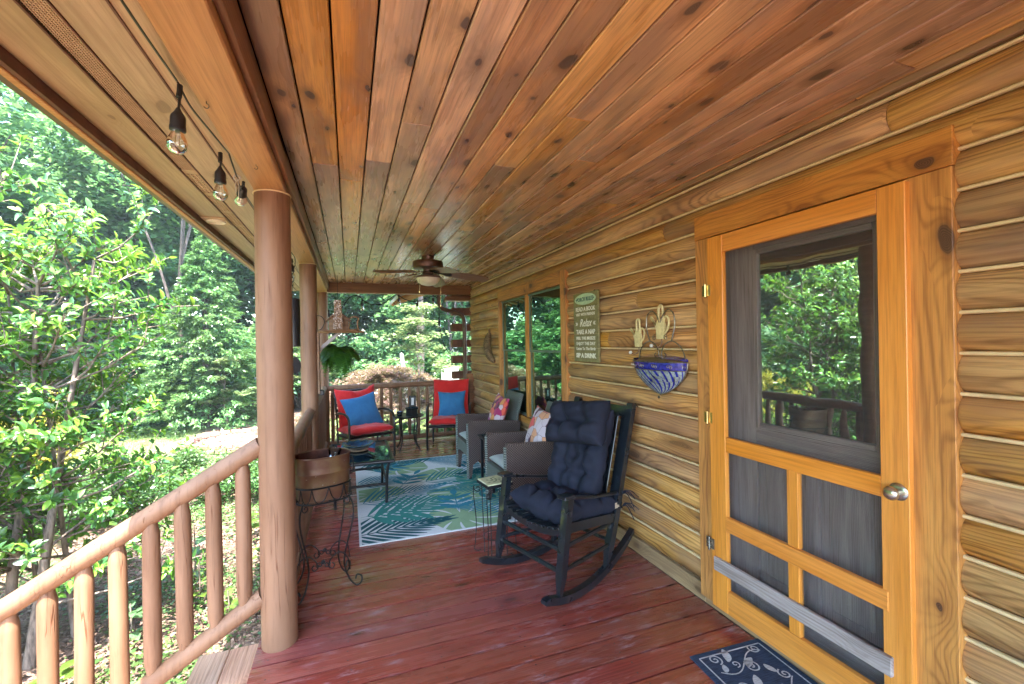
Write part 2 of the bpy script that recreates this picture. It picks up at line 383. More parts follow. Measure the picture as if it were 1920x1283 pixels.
def floral(name, seed, cols):
    t = NT(name); co = t.vmath('ADD', t.n('TexCoord').outputs['Object'], (seed, seed*2, 0))
    wv = t.noise(co, 9, 2, .5, 1); co2 = t.vmath('ADD', co, t.vmath('MULTIPLY', t.vmath('SUBTRACT', wv, (.5, .5, .5)), (.05, .05, .05)))
    vo = t.n('TexVoronoi', {'Vector': co2, 'Scale': 13.0})
    cx = t.n('SeparateXYZ', {0: vo.outputs['Color']}).outputs[0]
    cr = t.n('ValToRGB', {0: cx}); cr.color_ramp.interpolation = 'CONSTANT'; e = cr.color_ramp.elements
    e[0].color = (*cols[0], 1); e[1].color = (*cols[1], 1); e[1].position = 1/len(cols)
    for i, c in enumerate(cols[2:]): x = e.new((i+2)/len(cols)); x.color = (*c, 1)
    v2 = t.n('TexVoronoi', {'Vector': co2, 'Scale': 13.0}, feature='DISTANCE_TO_EDGE').outputs['Distance']
    c = t.mix(t.rng(v2, .012, .03, .75, 0), cr.outputs[0], (.12, .02, .06))
    return t.finish(t.princ(color=c, rough=.8, sheen=.2, spec=.2))
M['floral_a'] = floral('floral_print_plum', 3.1, [(.62, .50, .56), (.42, .03, .14), (.70, .12, .08), (.72, .32, .10), (.12, .02, .06), (.45, .08, .30)])
M['floral_b'] = floral('floral_print_pale', 8.4, [(.66, .58, .66), (.66, .58, .66), (.10, .02, .06), (.70, .11, .10), (.74, .38, .22), (.62, .55, .62)])
def wicker_mat(name, a, b):
    t = NT(name); co = t.n('TexCoord').outputs['Object']; s = t.n('SeparateXYZ', {0: co})
    u = t.math('MULTIPLY', t.math('ADD', s.outputs[0], s.outputs[1]), 500.0)
    row = t.math('MULTIPLY', s.outputs[2], 96.0)
    par = t.math('MULTIPLY', t.math('FLOOR', row), PI)
    w = t.math('MULTIPLY', t.math('SINE', t.math('ADD', t.math('MULTIPLY', u, .55), par)), t.math('ABSOLUTE', t.math('SINE', t.math('MULTIPLY', row, PI))))
    w = t.math('ADD', t.math('MULTIPLY', w, .5), .5)
    nz = t.noise(co, 70, 3, .6)
    c = t.mix(t.rng(w, .25, .8), a, b); c = t.mix(t.math('MULTIPLY', t.rng(nz, .4, .7), .4), c, tuple(x*.45 for x in b))
    return t.finish(t.princ(color=c, rough=.5, spec=.35, normal=t.n('Bump', {'Strength': .9, 'Distance': .006, 'Height': w}).outputs[0]))
M['wicker'] = wicker_mat('dark_wicker', (.014, .010, .010), (.18, .13, .115))
M['wicker_front'] = wicker_mat('grey_green_wicker', (.05, .06, .055), (.24, .28, .255))
M['rug'] = fabric('rug_ground', (.74, .80, .82), (.68, .74, .77), scale=260, bump=.5, sheen=0)
for k_, c_ in {'rug_navy': (.014, .12, .145), 'rug_teal': (.03, .24, .28), 'rug_blue': (.04, .27, .38), 'rug_green': (.32, .50, .30), 'rug_sea': (.05, .29, .26)}.items():
    M[k_] = fabric(k_, c_, tuple(x*.85 for x in c_), scale=260, bump=.5, sheen=0)
M['mat_navy'] = simple('mat_navy', (.022, .045, .10), .9, vary=.25, bump=.8, bscale=30, stretch=(1, 12, 1), nscale=20)
M['mat_white'] = simple('mat_pale', (.55, .58, .62), .9, vary=.2, bump=.8, bscale=30, stretch=(1, 12, 1), nscale=40)
M['sign_green'] = wood('sign_olive', (.20, .19, .08), (.11, .10, .045), light=(.26, .25, .11), rings=.4, knots=.2, kthr=.9, rough=.6, axis='y', freq=120, var=.02)
M['sign_mint'] = simple('sign_mint', (.46, .66, .45), .6, vary=.1)
M['sign_teal'] = simple('sign_teal_letters', (.04, .13, .12), .6)
M['letter_white'] = simple('letter_white', (.82, .82, .72), .6, vary=.05)
M['blue_glass'] = simple('blue_mosaic', (.03, .04, .42), .2, vary=.3, nscale=60, coat=.5)
M['pale_glass'] = simple('pale_mosaic', (.36, .44, .46), .22, vary=.25, nscale=60, coat=.4)
M['silver_wire'] = simple('aged_silver', (.32, .30, .24), .35, .8, vary=.3, nscale=60)
M['blue_bowl'] = simple('blue_glaze', (.012, .07, .14), .12, vary=.3, coat=.6)
M['tan_clay'] = simple('tan_clay', (.45, .33, .2), .7)
M['tile'] = simple('cream_tile', (.60, .62, .40), .35, vary=.1)
M['tile_green'] = simple('tile_motif', (.08, .16, .07), .4)
M['bark'] = simple('bark', (.13, .10, .085), .9, vary=.35, nscale=9, bump=1.0, bscale=22, stretch=(4, 4, .8))
M['bark_light'] = simple('bark_light', (.26, .20, .16), .85, vary=.3, nscale=12, bump=.8, bscale=26, stretch=(4, 4, .8))
M['bird_wood'] = wood('bird_wood', (.20, .115, .06), (.08, .04, .02), rings=.5, rough=.75, knots=.5, var=.1)
M['pebble'] = simple('pebble', (.66, .54, .47), .6, vary=.4, nscale=50, obj_var=.3)
M['woven'] = simple('woven_twine', (.34, .24, .13), .8, vary=.45, nscale=30)
M['brick'] = simple('red_brick', (.42, .22, .16), .85, vary=.2, bump=.5, obj_var=.2)
M['litter'] = leafmat('leaf_litter', [(.15, .09, .065), (.24, .155, .11), (.09, .05, .035), (.32, .22, .17)], .1, .8)
G = lambda r, g, b: (r, g, b)
M['leaf_shrub'] = leafmat('laurel_leaf', [G(.035, .10, .04), G(.06, .16, .045), G(.12, .27, .045), G(.24, .40, .055)], .30, .26, .5, per_obj=True)
M['leaf_shrub_m'] = leafmat('laurel_leaf_mass', [G(.035, .10, .04), G(.06, .16, .045), G(.12, .27, .045), G(.24, .40, .055)], .30, .26, .5)
M['leaf_a'] = leafmat('oak_leaf', [G(.045, .13, .070), G(.075, .19, .095), G(.12, .27, .11), G(.22, .38, .16)], .45)
M['leaf_b'] = leafmat('maple_leaf', [G(.06, .17, .10), G(.10, .24, .12), G(.17, .34, .15), G(.27, .43, .20)], .42)
M['leaf_c'] = leafmat('bright_leaf', [G(.07, .16, .035), G(.13, .24, .04), G(.20, .30, .06)], .42)
M['leaf_pale'] = leafmat('pale_leaf', [G(.13, .22, .09), G(.22, .31, .13), G(.38, .43, .25)], .35)
M['leaf_con'] = leafmat('conifer_leaf', [G(.07, .17, .07), G(.12, .25, .08), G(.22, .36, .13)], .25)
M['leaf_con_d'] = leafmat('dark_conifer_leaf', [G(.022, .08, .045), G(.04, .12, .055), G(.07, .17, .06)], .22)
M['leaf_gold'] = leafmat('golden_leaf', [G(.30, .26, .02), G(.42, .36, .03), G(.50, .44, .08)], .4)
M['leaf_pink'] = leafmat('laceleaf', [G(.20, .085, .085), G(.30, .15, .14), G(.33, .21, .16), G(.19, .17, .08)], .38)
M['leaf_fern'] = leafmat('fern_leaf', [G(.035, .11, .02), G(.06, .18, .025), G(.12, .26, .04)], .4)
M['leaf_box'] = leafmat('small_leaf', [G(.05, .12, .035), G(.09, .19, .05), G(.15, .26, .08)], .3)
def ground_mat():
    t = NT('ground_soil_and_lawn'); co = t.n('TexCoord').outputs['Object']; s = t.n('SeparateXYZ', {0: co})
    n1 = t.noise(co, .6, 4, .6); n2 = t.noise(co, 9, 5, .7); n3 = t.noise(co, 60, 4, .7)
    wob = t.math('MULTIPLY', t.math('SUBTRACT', n1, .5), 2.4)
    mulch = t.mix(t.rng(n3, .35, .65), (.30, .21, .165), (.13, .08, .058)); mulch = t.mix(t.rng(n2, .5, .7), mulch, (.38, .29, .24))
    grass = t.mix(t.rng(n3, .3, .7), (.13, .20, .055), (.24, .31, .11)); grass = t.mix(t.rng(n2, .4, .75), grass, (.34, .35, .19))
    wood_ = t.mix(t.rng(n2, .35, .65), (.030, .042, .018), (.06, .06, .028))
    # lawn strip runs past the end of the porch, the planting bed lies along the porch
    lx = t.math('ADD', s.outputs[0], wob)
    ly = t.math('ADD', s.outputs[1], wob)
    m1 = t.math('MULTIPLY', t.rng(ly, 8.6, 9.0), t.rng(ly, 14.6, 15.2, 1, 0))
    m2 = t.math('MULTIPLY', t.rng(lx, -3.4, -3.0, 1, 0), t.rng(ly, 4.6, 5.2))
    lawn = t.math('MAXIMUM', m1, t.math('MULTIPLY', m2, t.rng(ly, 14.6, 15.2, 1, 0)))
    # pale bed round the brick ring
    dx = t.math('SUBTRACT', lx, -2.4); dy = t.math('SUBTRACT', ly, 12.6)
    d = t.math('SQRT', t.math('ADD', t.math('MULTIPLY', dx, dx), t.math('MULTIPLY', t.math('MULTIPLY', dy, dy), .35)))
    lawn = t.math('MULTIPLY', lawn, t.rng(d, 1.2, 1.7))
    c = t.mix(lawn, mulch, grass)
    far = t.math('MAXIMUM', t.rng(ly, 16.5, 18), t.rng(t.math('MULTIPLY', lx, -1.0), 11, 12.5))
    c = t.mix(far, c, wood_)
    b = t.n('Bump', {'Strength': .9, 'Distance': .03, 'Height': t.math('ADD', n3, t.math('MULTIPLY', n2, 1.5))}).outputs[0]
    return t.finish(t.princ(color=c, rough=.9, spec=.15, normal=b))
M['ground'] = ground_mat()

# ------------------------------------------------------------------ plank helper (shared meshes)
_pc = {}
def plank(name, mat, size, parent=None, loc=(0, 0, 0), rot=(0, 0, 0), ch=.003):
    """local x = length"""
    key = (mat, tuple(round(s, 3) for s in size), ch)
    if key not in _pc:
        _pc[key] = MB().box((0, 0, 0), size, ch=ch).mesh(name, M[mat])
    return mobj(name, _pc[key], parent, loc, rot)
RY = (0, 0, PI/2)                     # long axis along world y
UP = (0, -PI/2, 0)                    # long axis up
ALONGWALL = (PI/2, 0, PI/2)           # length along y, width along z, thickness along x

# ------------------------------------------------------------------ ground
GZ = -.75
nx = 90
xs = np.concatenate([np.linspace(-220, -25, 14), np.linspace(-24, 24, 62), np.linspace(25, 220, 14)])
X, Y = np.meshgrid(xs, xs+4, indexing='ij')
r = np.hypot(X, Y-4)
Z = GZ + .05*np.sin(X*.9+1)*np.cos(Y*.7) + np.where(r > 30, (r-30)*.02, 0) + .02*rng.standard_normal(X.shape)*(r < 24)
Z[(X > -1.0) & (Y < 8)] = GZ-.02
V = np.stack([X, Y, Z], -1).reshape(-1, 3); n_ = len(xs)
I = np.arange(n_*n_).reshape(n_, n_)
Fq = np.stack([I[:-1, :-1], I[1:, :-1], I[1:, 1:], I[:-1, 1:]], -1).reshape(-1, 4)
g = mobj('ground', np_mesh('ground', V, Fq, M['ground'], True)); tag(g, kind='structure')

# ------------------------------------------------------------------ porch deck (boards run from the wall to the edge)
DX0, DX1, DY0, DY1 = -.452, 1.875, -3.0, 7.09
deck = empty('porch_deck'); tag(deck, kind='structure')
pitch = .1425; y = 2.373-.0715-38*pitch
k = 0
while y < DY1:
    x1 = DX1
    L = x1-DX0
    plank('deck_board', 'deck', (L, .1305, .03), deck, ((DX0+x1)/2, y, -.015+random.uniform(-.0006, .0006)), (random.uniform(-.003, .003), 0, 0), .0)
    y += pitch; k += 1
MB().box((.72, 2.0, -.125), (2.3, 10.1, .03)).build('gap_shade_sheet', M['vent_dark'], deck)  # near-black sheet added under the boards to put shade in the gaps
MB().box((DX0+.012, 2.05, -.14), (.025, 10.1, .2)).build('rim_board', M['tread'], deck)
MB().box((.72, 7.11, -.14), (2.34, .03, .2)).build('rim_board', M['tread'], deck)
MB().box((.72, 2.0, -.5), (2.2, 9.9, .5)).build('skirt_wall', M['foundation'], deck)
MB().box((.72, 2.05, -.17), (2.28, 10.0, .02)).build('under_panel', M['vent_dark'], deck)
# nail heads and small knots of wear on the nearest boards
mb = MB(); y = 2.373-.0715-6*pitch
for i in range(30):
    for xx in (-.38, -.02, .39, .79, 1.2, 1.62):
        for s in (-.035, .035):
            mb.lathe([(.0045, 0), (.0, .0012)], (xx+random.uniform(-.012, .012), y+s+random.uniform(-.006, .006), .0004), 6)
    y += pitch
o = mb.build('nail_head', M['iron'], deck); o['kind'] = 'stuff'

# stairs on the left
st = empty('wooden_steps', (-.45, 1.4, GZ)); tag(st, 'tan stained wooden steps going down from the porch edge beside the near post', 'steps')
for i in range(4):
    zt = -.18*(i+1)
    for j in range(2):
        plank('tread', 'tread', (2.85, .148, .036), st, (-.03-.15*(j)-.30*i-.09, .05, zt-.018-GZ), (0, 0, PI/2), .005)
    MB().box((-.005-.30*i, .05, -GZ-.09-.18*i-.02), (.02, 2.8, .14)).build('riser', M['tread'], st)
for yy in (-1.3, 0.1, 1.42):
    MB().prism([(-.02, .52), (-.02, 0.05), (-1.25, 0.0), (-1.25, .02)], yy-.02, yy+.02, M=Matrix.Rotation(PI/2, 4, 'X')).build('stringer', M['tread'], st)

# ------------------------------------------------------------------ posts, beams, rails
def post(x, y, r, z0, z1, label, crackseed=0):
    n = 28; mb = MB(); prof = []
    N = 14; vs = []; fs = []
    for i in range(N+1):
        z = z0+(z1-z0)*i/N
        for k in range(n):
            a = 2*PI*k/n
            rr = r*(1+.012*math.sin(3*a+z*2.1+crackseed)+.008*math.sin(z*5+a*2))
            vs.append((rr*math.cos(a), rr*math.sin(a), z-z0))
    for i in range(N):
        for k in range(n): fs.append((i*n+k, i*n+(k+1) % n, (i+1)*n+(k+1) % n, (i+1)*n+k))
    fs.append(tuple(range(n-1, -1, -1))); fs.append(tuple(N*n+k for k in range(n)))
    mb.add(vs, fs)
    o = mb.build('porch_post', M['post'], None, (x, y, z0), smooth=True)
    c = MB(); c.tube([(r*1.02*math.cos(a), r*1.02*math.sin(a), z1-z0-.003) for a in np.linspace(0, 2*PI, 25)[:-1]], .0035, 6, closed=True)
    c.build('caulk_ring', M['caulk'], o)
    tag(o, label, 'post', 'round log posts along the porch edge')
    return o
post(-.352, 2.535, .083, 0, 2.266, 'thick tan round log post, nearest the camera with the stair rail joined to it', 1)
post(-.352, 4.62, .0765, 0, 2.266, 'middle tan log post carrying the bird house bracket', 2)
post(-.352, 7.0, .074, 0, 2.266, 'farthest tan log post at the corner behind the hanging fern', 3)

beam = empty('front_beam', (-.357, 2, 2.34)); tag(beam, kind='structure')
MB().box((0, 0, 0), (10.5, .143, .146), ch=.004).build('beam_timber', M['beam'], beam, (0, 0, 0), RY)
MB().box((0, 0, 0), (10.5, .022, .11), ch=.002).build('beam_liner', M['dark_beam'], beam, (.083, 0, .02), RY)
fb = empty('end_beam', (.8, 7.07, 2.345)); tag(fb, kind='structure')
MB().box((0, 0, 0), (2.2, .14, .155), ch=.004).build('beam_timber', M['dark_beam'], fb, (0, 0, 0), (0, 0, 0))
MB().box((0, 0, 0), (.42, .16, .07), ch=.003).build('beam_stub', M['dark_beam'], fb, (.90, .14, -.125))

# ceiling boards, each one an object
CZ = 2.41
ceil = empty('porch_ceiling'); tag(ceil, kind='structure')
px0 = -.159-.1253
xj = [-.262]+[-.159+.1253*i for i in range(17)]+[1.90]
for i in range(len(xj)-1):
    a, b = xj[i], xj[i+1]
    if b-a < .03: continue
    w = b-a-.006
    y = -3.0-random.uniform(0, 1.5)
    while y < 7.0:
        L = random.choice((1.9, 2.45, 3.05, 3.65)); 
        if y+L > 6.6: L = 7.0-y
        plank('ceiling_board', 'ceil', (round(L-.002, 3), round(w, 3), .018), ceil, ((a+b)/2, y+L/2, CZ+.009+random.uniform(0, .0012)), RY, .0035)
        y += L
MB().box((.8, 2, CZ+.03), (2.3, 10.2, .012)).build('ceiling_backing', M['vent_dark'], ceil)
MB().box((-.272, 2, CZ-.012), (.018, 10.0, .024)).build('edge_strip', M['dark_beam'], ceil)
plank('crown_strip', 'ceil', (10.0, .04, .028), ceil, (1.878, 2, CZ-.012), RY, .004)

# roof and eave
roof = empty('porch_roof'); tag(roof, kind='structure')
MB().box((2.2, 2.1, 2.62), (6.2, 10.9, .16)).build('roof_deck', M['vent_dark'], roof)
MB().box((4.6, 2.1, 3.3), (5.2, 10.4, 1.3)).build('roof_body', M['gutter'], roof)
SZ = 2.31
def sboard(x0, x1, y0=-3, y1=7.35, mat='soffit', z=SZ, name='soffit_board'):
    plank(name, mat, (y1-y0, x1-x0, .012), roof, ((x0+x1)/2, (y0+y1)/2, z+.006), RY, .001)
sboard(-.512, -.430)
for a, b in ((-3, .4), (.405, 4.4), (4.405, 7.35)): sboard(-.640, -.516, a, b)
sboard(-.855, -.715, -3, 3.24); sboard(-.855, -.715, 3.42, 7.35)
MB().box((-.66, 2.17, SZ+.022), (.44, 10.3, .012)).build('soffit_backing', M['vent_dark'], roof)
MB().box((-.514, 2.17, SZ-.001), (.006, 10.35, .006)).build('joint_strip', M['redtrim'], roof)
MB().box((-.6435, 2.17, SZ-.001), (.0045, 10.35, .006)).build('joint_strip', M['redtrim'], roof)
MB().box((-.7115, 2.17, SZ-.001), (.006, 10.35, .006)).build('joint_strip', M['redtrim'], roof)
# vent strip: finely ribbed near part, punched slots further on
mb = MB(); mb.box((-.678, -.28, SZ+.010), (.060, 5.42, .004))
for i in range(8): mb.box((-.7035+i*.0073, -.28, SZ+.006), (.0022, 5.40, .004))
yy = .3
while yy < 2.42:
    mb.box((-.678, yy, SZ+.0065), (.060, .0022, .003)); yy += .009
o = mb.build('vent_strip', M['vent_beige'], roof)
mb = MB(); mb.box((-.678, 4.89, SZ+.012), (.060, 4.9, .003), 1)
for i in range(4): mb.box((-.705+i*.018, 4.89, SZ+.006), (.006, 4.9, .006))
yy = 2.45; kk = 0
while yy < 7.3:
    mb.box((-.678, yy, SZ+.0062), (.054, .010 if kk % 12 else .05, .0062)); yy += .026 if (kk+1) % 12 else .05; kk += 1
mb.build('vent_strip', [M['vent_beige'], M['vent_dark']], roof)
mb = MB(); mb.box((-.785, 3.33, SZ-.001), (.138, .17, .014), ch=.004); mb.lathe([(.055, 0), (.052, -.007), (.046, -.008), (.043, -.002), (.03, -.001)], (-.785, 3.33, SZ-.008), 28, 1, sy=1.0)
for i in range(4): mb.tube([(-.785+(.012+.009*i)*math.cos(a), 3.33+(.012+.009*i)*math.sin(a), SZ-.011) for a in np.linspace(0, 2*PI, 21)[:-1]], .0018, 4, 1, True)
o = mb.build('soffit_vent', [M['vent_beige'], M['milk']], roof)
MB().box((-.862, 2.17, 2.345), (.016, 10.4, .15)).build('fascia_inner', M['redtrim'], roof)
MB().box((-.884, 2.17, 2.36), (.026, 10.45, .19), ch=.003).build('fascia_board', M['beam'], roof)
MB().prism([(0, 0), (-.095, 0), (-.105, .11), (-.099, .11), (-.09, .006), (-.0, .006)], -5.2, 5.2, M=Matrix.Translation((-.900, 2.17, 2.33)) @ Matrix.Rotation(PI/2, 4, 'X')).build('gutter', M['gutter'], roof)  # unseen gutter, added so the eave shadow falls right on the stair rail
# small eave seen past the end beam
Mx = Matrix.Translation((1.45, 8.1, 2.52)) @ Matrix.Rotation(-.35, 4, 'Y')
mb = MB()
mb.box((0, 0, 0), (1.5, 1.5, .05), M=Mx)
mb.build('side_eave', M['white'], roof)
for i in range(5): MB().box((0, -.75+.3*i, -.045), (1.5, .05, .05), M=Mx).build('eave_rafter', M['beam'], roof)
dsp = MB(); P_ = [(1.371, 7.13, 2.42), (1.375, 7.16, 2.2), (1.385, 7.16, 2.11), (1.43, 7.16, 2.055), (1.50, 7.16, 2.03), (1.66, 7.16, 1.99), (1.745, 7.16, 1.955), (1.785, 7.16, 1.88), (1.79, 7.16, 1.78), (1.79, 7.16, .1), (1.79, 7.16, GZ+.1)]
dsp.tube(P_, .034, 10)
tag(dsp.build('downspout', M['gutter'], smooth=True), 'dark brown downspout curving down past the far end of the log wall', 'downspout')

# ---- railings
def log_tube(a, b, r, n=14, seed=0, segs=10, taper=True):
    a = Vector(a); b = Vector(b); P = [a.lerp(b, i/segs) for i in range(segs+1)]
    rs = [r*(1+.03*math.sin(i*1.9+seed)) for i in range(segs+1)]
    return P, rs
def railing(name, p0, p1, ztop, zbot, rt, rb, rbal, npitch, label, group, start=.5, slope=None):
    p0 = Vector(p0); p1 = Vector(p1); root = empty(name, (p0+p1)/2); tag(root, label, 'railing', group)
    mid = (p0+p1)/2
    d = (p1-p0); L = d.length
    T0, T1 = ztop; B0, B1 = zbot
    P, rs = log_tube(p0-mid+Vector((0, 0, T0)), p1-mid+Vector((0, 0, T1)), rt)
    MB().tube(P, rs, 16).build('top_rail', M['post'], root, smooth=True)
    P, rs = log_tube(p0-mid+Vector((0, 0, B0)), p1-mid+Vector((0, 0, B1)), rb, seed=2)
    MB().tube(P, rs, 16).build('bottom_rail', M['post'], root, smooth=True)
    n = int((L-start*npitch)/npitch)+1
    for i in range(n):
        s = (start+i)*npitch
        if s > L-.02: break
        t = s/L; q = p0-mid+d*t
        zt = T0+(T1-T0)*t; zb = B0+(B1-B0)*t
        h = zt-zb; c = 12
        prof = [(rbal*.72, -h/2), (rbal*.78, -h/2+.05), (rbal*.98, -h/2+.085), (rbal, -h/2+.12), (rbal, 0), (rbal*.99, h/2-.11), (rbal*.97, h/2-.085), (rbal*.78, h/2-.05), (rbal*.72, h/2)]
        mb = MB(); mb.lathe([(r_*(1+random.uniform(-.02, .02)), z) for r_, z in prof], n=c)
        mb.build('baluster', M['post'], root, (q.x, q.y, (zt+zb)/2), (random.uniform(-.01, .01), random.uniform(-.01, .01), random.uniform(0, 6)), smooth=True)
    return root
railing('stair_railing', (-.42, 2.53, 0), (-1.95, 2.53, 0), (1.005, .055), (.25, -.74), .0445, .042, .035, .1253, 'sloping log stair railing running down left from the near post, partly in sun', 'tan log railings round the porch', start=.66)
railing('porch_railing', (-.352, 2.60, 0), (-.352, 4.56, 0), (.868, .868), (.085, .085), .045, .04, .028, .127, 'log railing between the near post and the bird house post, behind the copper tub', 'tan log railings round the porch')
railing('porch_railing', (-.352, 4.68, 0), (-.352, 6.94, 0), (.868, .868), (.085, .085), .045, .04, .028, .127, 'log railing between the bird house post and the far corner post', 'tan log railings round the porch')
railing('porch_railing', (-.29, 7.0, 0), (1.79, 7.0, 0), (.87, .87), (.065, .065), .041, .038, .027, .137, 'log railing across the far end of the porch behind the red chairs', 'tan log railings round the porch', start=.4)
tag(MB().box((0, 0, .5), (.12, .10, 1.0), ch=.005).build('rail_post', M['dark_beam'], None, (1.825, 6.98, 0)), 'short square brown newel post fixed to the log wall beside the right red chair', 'post')

# ------------------------------------------------------------------ log house
house = empty('log_house', (1.9, 2, 0)); tag(house, 'log house wall with yellow brown stained logs and pale caulk lines', 'house')
def H(o):                     # parent keeping world placement
    o.parent = house; o.location = Vector(o.location)-Vector((1.9, 2, 0)); return o
LP = .1335; Z0 = 2.372
_lc = {}
def log_mesh(L, h):
    key = (round(L, 2), round(h, 3))
    if key in _lc: return _lc[key]
    n = 9; sec = []
    for i in range(n):
        a = -1+2*i/(n-1)
        sec.append((a*(h/2-.004), -.040*(1-abs(a)**2.3)))      # y across (up), z negative = outwards
    vs = []; fs = []; segs = max(1, int(L/.25)); bevel = .012
    xs_ = [-L/2, -L/2+bevel]+[-L/2+L*i/segs for i in range(1, segs)]+[L/2-bevel, L/2]
    m = n+2
    for j, x in enumerate(xs_):
        e = .82 if j in (0, len(xs_)-1) else 1
        for (yy, zz) in sec: vs.append((x, yy*(.97 if e < 1 else 1), zz*e))
        vs.append((x, sec[-1][0], .05)); vs.append((x, sec[0][0], .05))
    for j in range(len(xs_)-1):
        for i in range(m): fs.append((j*m+i, j*m+(i+1) % m, (j+1)*m+(i+1) % m, (j+1)*m+i))
    fs.append(tuple(range(m-1, -1, -1))); fs.append(tuple((len(xs_)-1)*m+i for i in range(m)))
    me = MB().add(vs, fs).mesh('log', M['log'], smooth=True); _lc[key] = me; return me
openings = [(.872, 2.0, -1, 2.06), (3.63, 5.575, .6365, 2.03)]
def spans(zlo, zhi, y0=-3.0, y1=7.08):
    out = [(y0, y1)]
    for a, b, lo, hi in openings:
        if zhi > lo+.03 and zlo < hi-.03:
            out = [q for s in out for q in ((s[0], min(s[1], a)), (max(s[0], b), s[1])) if q[1]-q[0] > .05]
    return out
kk = 0
z = Z0
while z > .11:
    zl = z-LP
    h = LP
    for (a, b) in spans(zl, z):
        cuts = [a]
        if b-a > 4:
            cuts.append(a+(b-a)*random.uniform(.3, .7))
        elif b-a > 1.4 and random.random() < .25: cuts.append(a+(b-a)*random.uniform(.35, .65))
        cuts.append(b)
        for c0, c1 in zip(cuts[:-1], cuts[1:]):
            H(mobj('log', log_mesh(c1-c0-.002, h), None, (1.897, (c0+c1)/2, zl+h/2), ALONGWALL))
        mb = MB(); mb.tube([(0, a-(a+b)/2, 0), (0, b-(a+b)/2, 0)], .0118, 8, flat=.6)
        H(mb.build('caulk_line', M['caulk'], None, (1.886, (a+b)/2, z), smooth=True))
    z -= LP
MB_ = MB(); 
for a, b in ((-3, .872), (2.0, 3.63), (5.575, 7.06)): MB_.box((1.96, (a+b)/2, 1.2), (.08, b-a, 2.42))
MB_.box((1.96, 1.43, 2.30), (.08, 1.14, .24)); MB_.box((1.96, 4.6, 2.28), (.08, 1.95, .27)); MB_.box((1.96, 4.6, .3), (.08, 1.95, .6))
H(MB_.build('wall_core', M['vent_dark']))
H(MB().box((2.7, 2.0, 1.2), (1.0, 10, 2.45)).build('inner_wall', M['vent_dark']))
for (a, b, h) in ((-3.0, .868, .1), (.868, 2.012, .052), (2.012, 7.06, .1)):
    H(MB().box((0, 0, 0), (b-a-.002, h, .05), ch=.003).build('sill_board', M['base'], None, (1.905, (a+b)/2, h/2), ALONGWALL))
# butt-and-pass log ends beyond the corner
for i in range(9):
    z = 1.751-.262*i+.262*2
    if z > 2.3 or z < -.3: continue
    H(MB().box((0, 0, 0), (.34, .15, .125), ch=.008).build('log_end', M['log_end'], None, (1.77, 7.29, z)))
H(MB().box((3.5, 7.12, .9), (3.2, .06, 3.0)).build('end_wall', M['log']))
H(MB().box((0, 0, 0), (9.8, .6, .06)).build('foundation_wall', M['foundation'], None, (1.96, 2, -.36), ALONGWALL))

# ---- window
win = empty('window'); H(win)
def W(o): o.parent = win; return o
def wbox(name, mat, x, y0, y1, z0, z1, t=.03, ch=.002, vertical=False):
    L = (z1-z0) if vertical else (y1-y0); w = (y1-y0) if vertical else (z1-z0)
    o = MB().box((0, 0, 0), (L, w, t), ch=ch).build(name, M[mat], None, (x+t/2, (y0+y1)/2, (z0+z1)/2), ALONGWALL if not vertical else (0, -PI/2, 0))
    return o
def WB(*a, **k):
    o = wbox(*a, **k); o.location = Vector(o.location)-Vector((1.9, 2, 0))-Vector(win.location); o.parent = win; return o
win.location = (0, 0, 0)
WB('casing', 'trim', 1.848, 3.63, 3.735, .60, 2.15, t=.05, vertical=True)
WB('casing', 'trim', 1.848, 5.515, 5.575, .60, 2.025, t=.05, vertical=True)
WB('head_casing', 'trim', 1.846, 3.736, 5.575, 2.026, 2.15, t=.05)
WB('sill_casing', 'trim', 1.850, 3.62, 5.585, .585, .655, t=.06)
WB('mullion', 'trim', 1.862, 4.595, 4.655, .656, 2.025, t=.045, vertical=True)
for (a, b) in ((3.736, 4.594), (4.656, 5.514)):
    for (lo, hi, x) in ((1.385, 2.024, 1.885), (.66, 1.405, 1.895)):
        s = WB('sash', 'green_reflect_frame', x, a, a+.028, lo, hi, t=.012, vertical=True); s2 = WB('sash', 'green_reflect_frame', x, b-.028, b, lo, hi, t=.012, vertical=True)
        WB('sash_rail', 'green_reflect_frame', x-.001, a+.028, b-.028, hi-.022, hi, t=.014); WB('sash_rail', 'green_reflect_frame', x-.001, a+.028, b-.028, lo, lo+.022, t=.014)
        o = MB().box((0, 0, 0), (b-a-.05, hi-lo-.04, .003)).build('pane', M['pane'], win, (x+.008-1.9, (a+b)/2-2, (lo+hi)/2), ALONGWALL)
    WB('screen_edge', 'green_reflect_frame', 1.876, a, b, 2.006, 2.022, t=.008)
# curtains darkly seen behind the glass are folded into the pane; a pale track at the bottom
WB('track', 'alum', 1.872, 3.74, 5.51, .656, .668, t=.012)

# ---- entry door (dark wood with a glass light), then the screen door in front
ed = empty('entry_door', (0, 0, 0), parent=house)
def E_(name, mat, x, y0, y1, z0, z1, t, vertical=False, ch=.002):
    o = wbox(name, mat, x, y0, y1, z0, z1, t, ch, vertical); o.location = Vector(o.location)-Vector((1.9, 2, 0)); o.parent = ed; return o
E_('stile', 'entry', 1.93, .95, 1.125, .06, 2.06, .04, True); E_('stile', 'entry', 1.93, 1.70, 1.95, .06, 2.06, .04, True)
E_('rail', 'entry', 1.93, 1.126, 1.699, 1.945, 2.06, .04); E_('rail', 'entry', 1.93, 1.126, 1.699, .93, 1.045, .04); E_('rail', 'entry', 1.93, 1.126, 1.699, .06, .27, .04)
E_('mid_stile', 'entry', 1.93, 1.385, 1.44, .271, .929, .04, True)
for a, b in ((1.126, 1.384), (1.441, 1.699)):
    E_('panel', 'entry', 1.943, a, b, .271, .929, .02, True); E_('raised_panel', 'entry', 1.934, a+.045, b-.045, .316, .884, .012, True, .006)
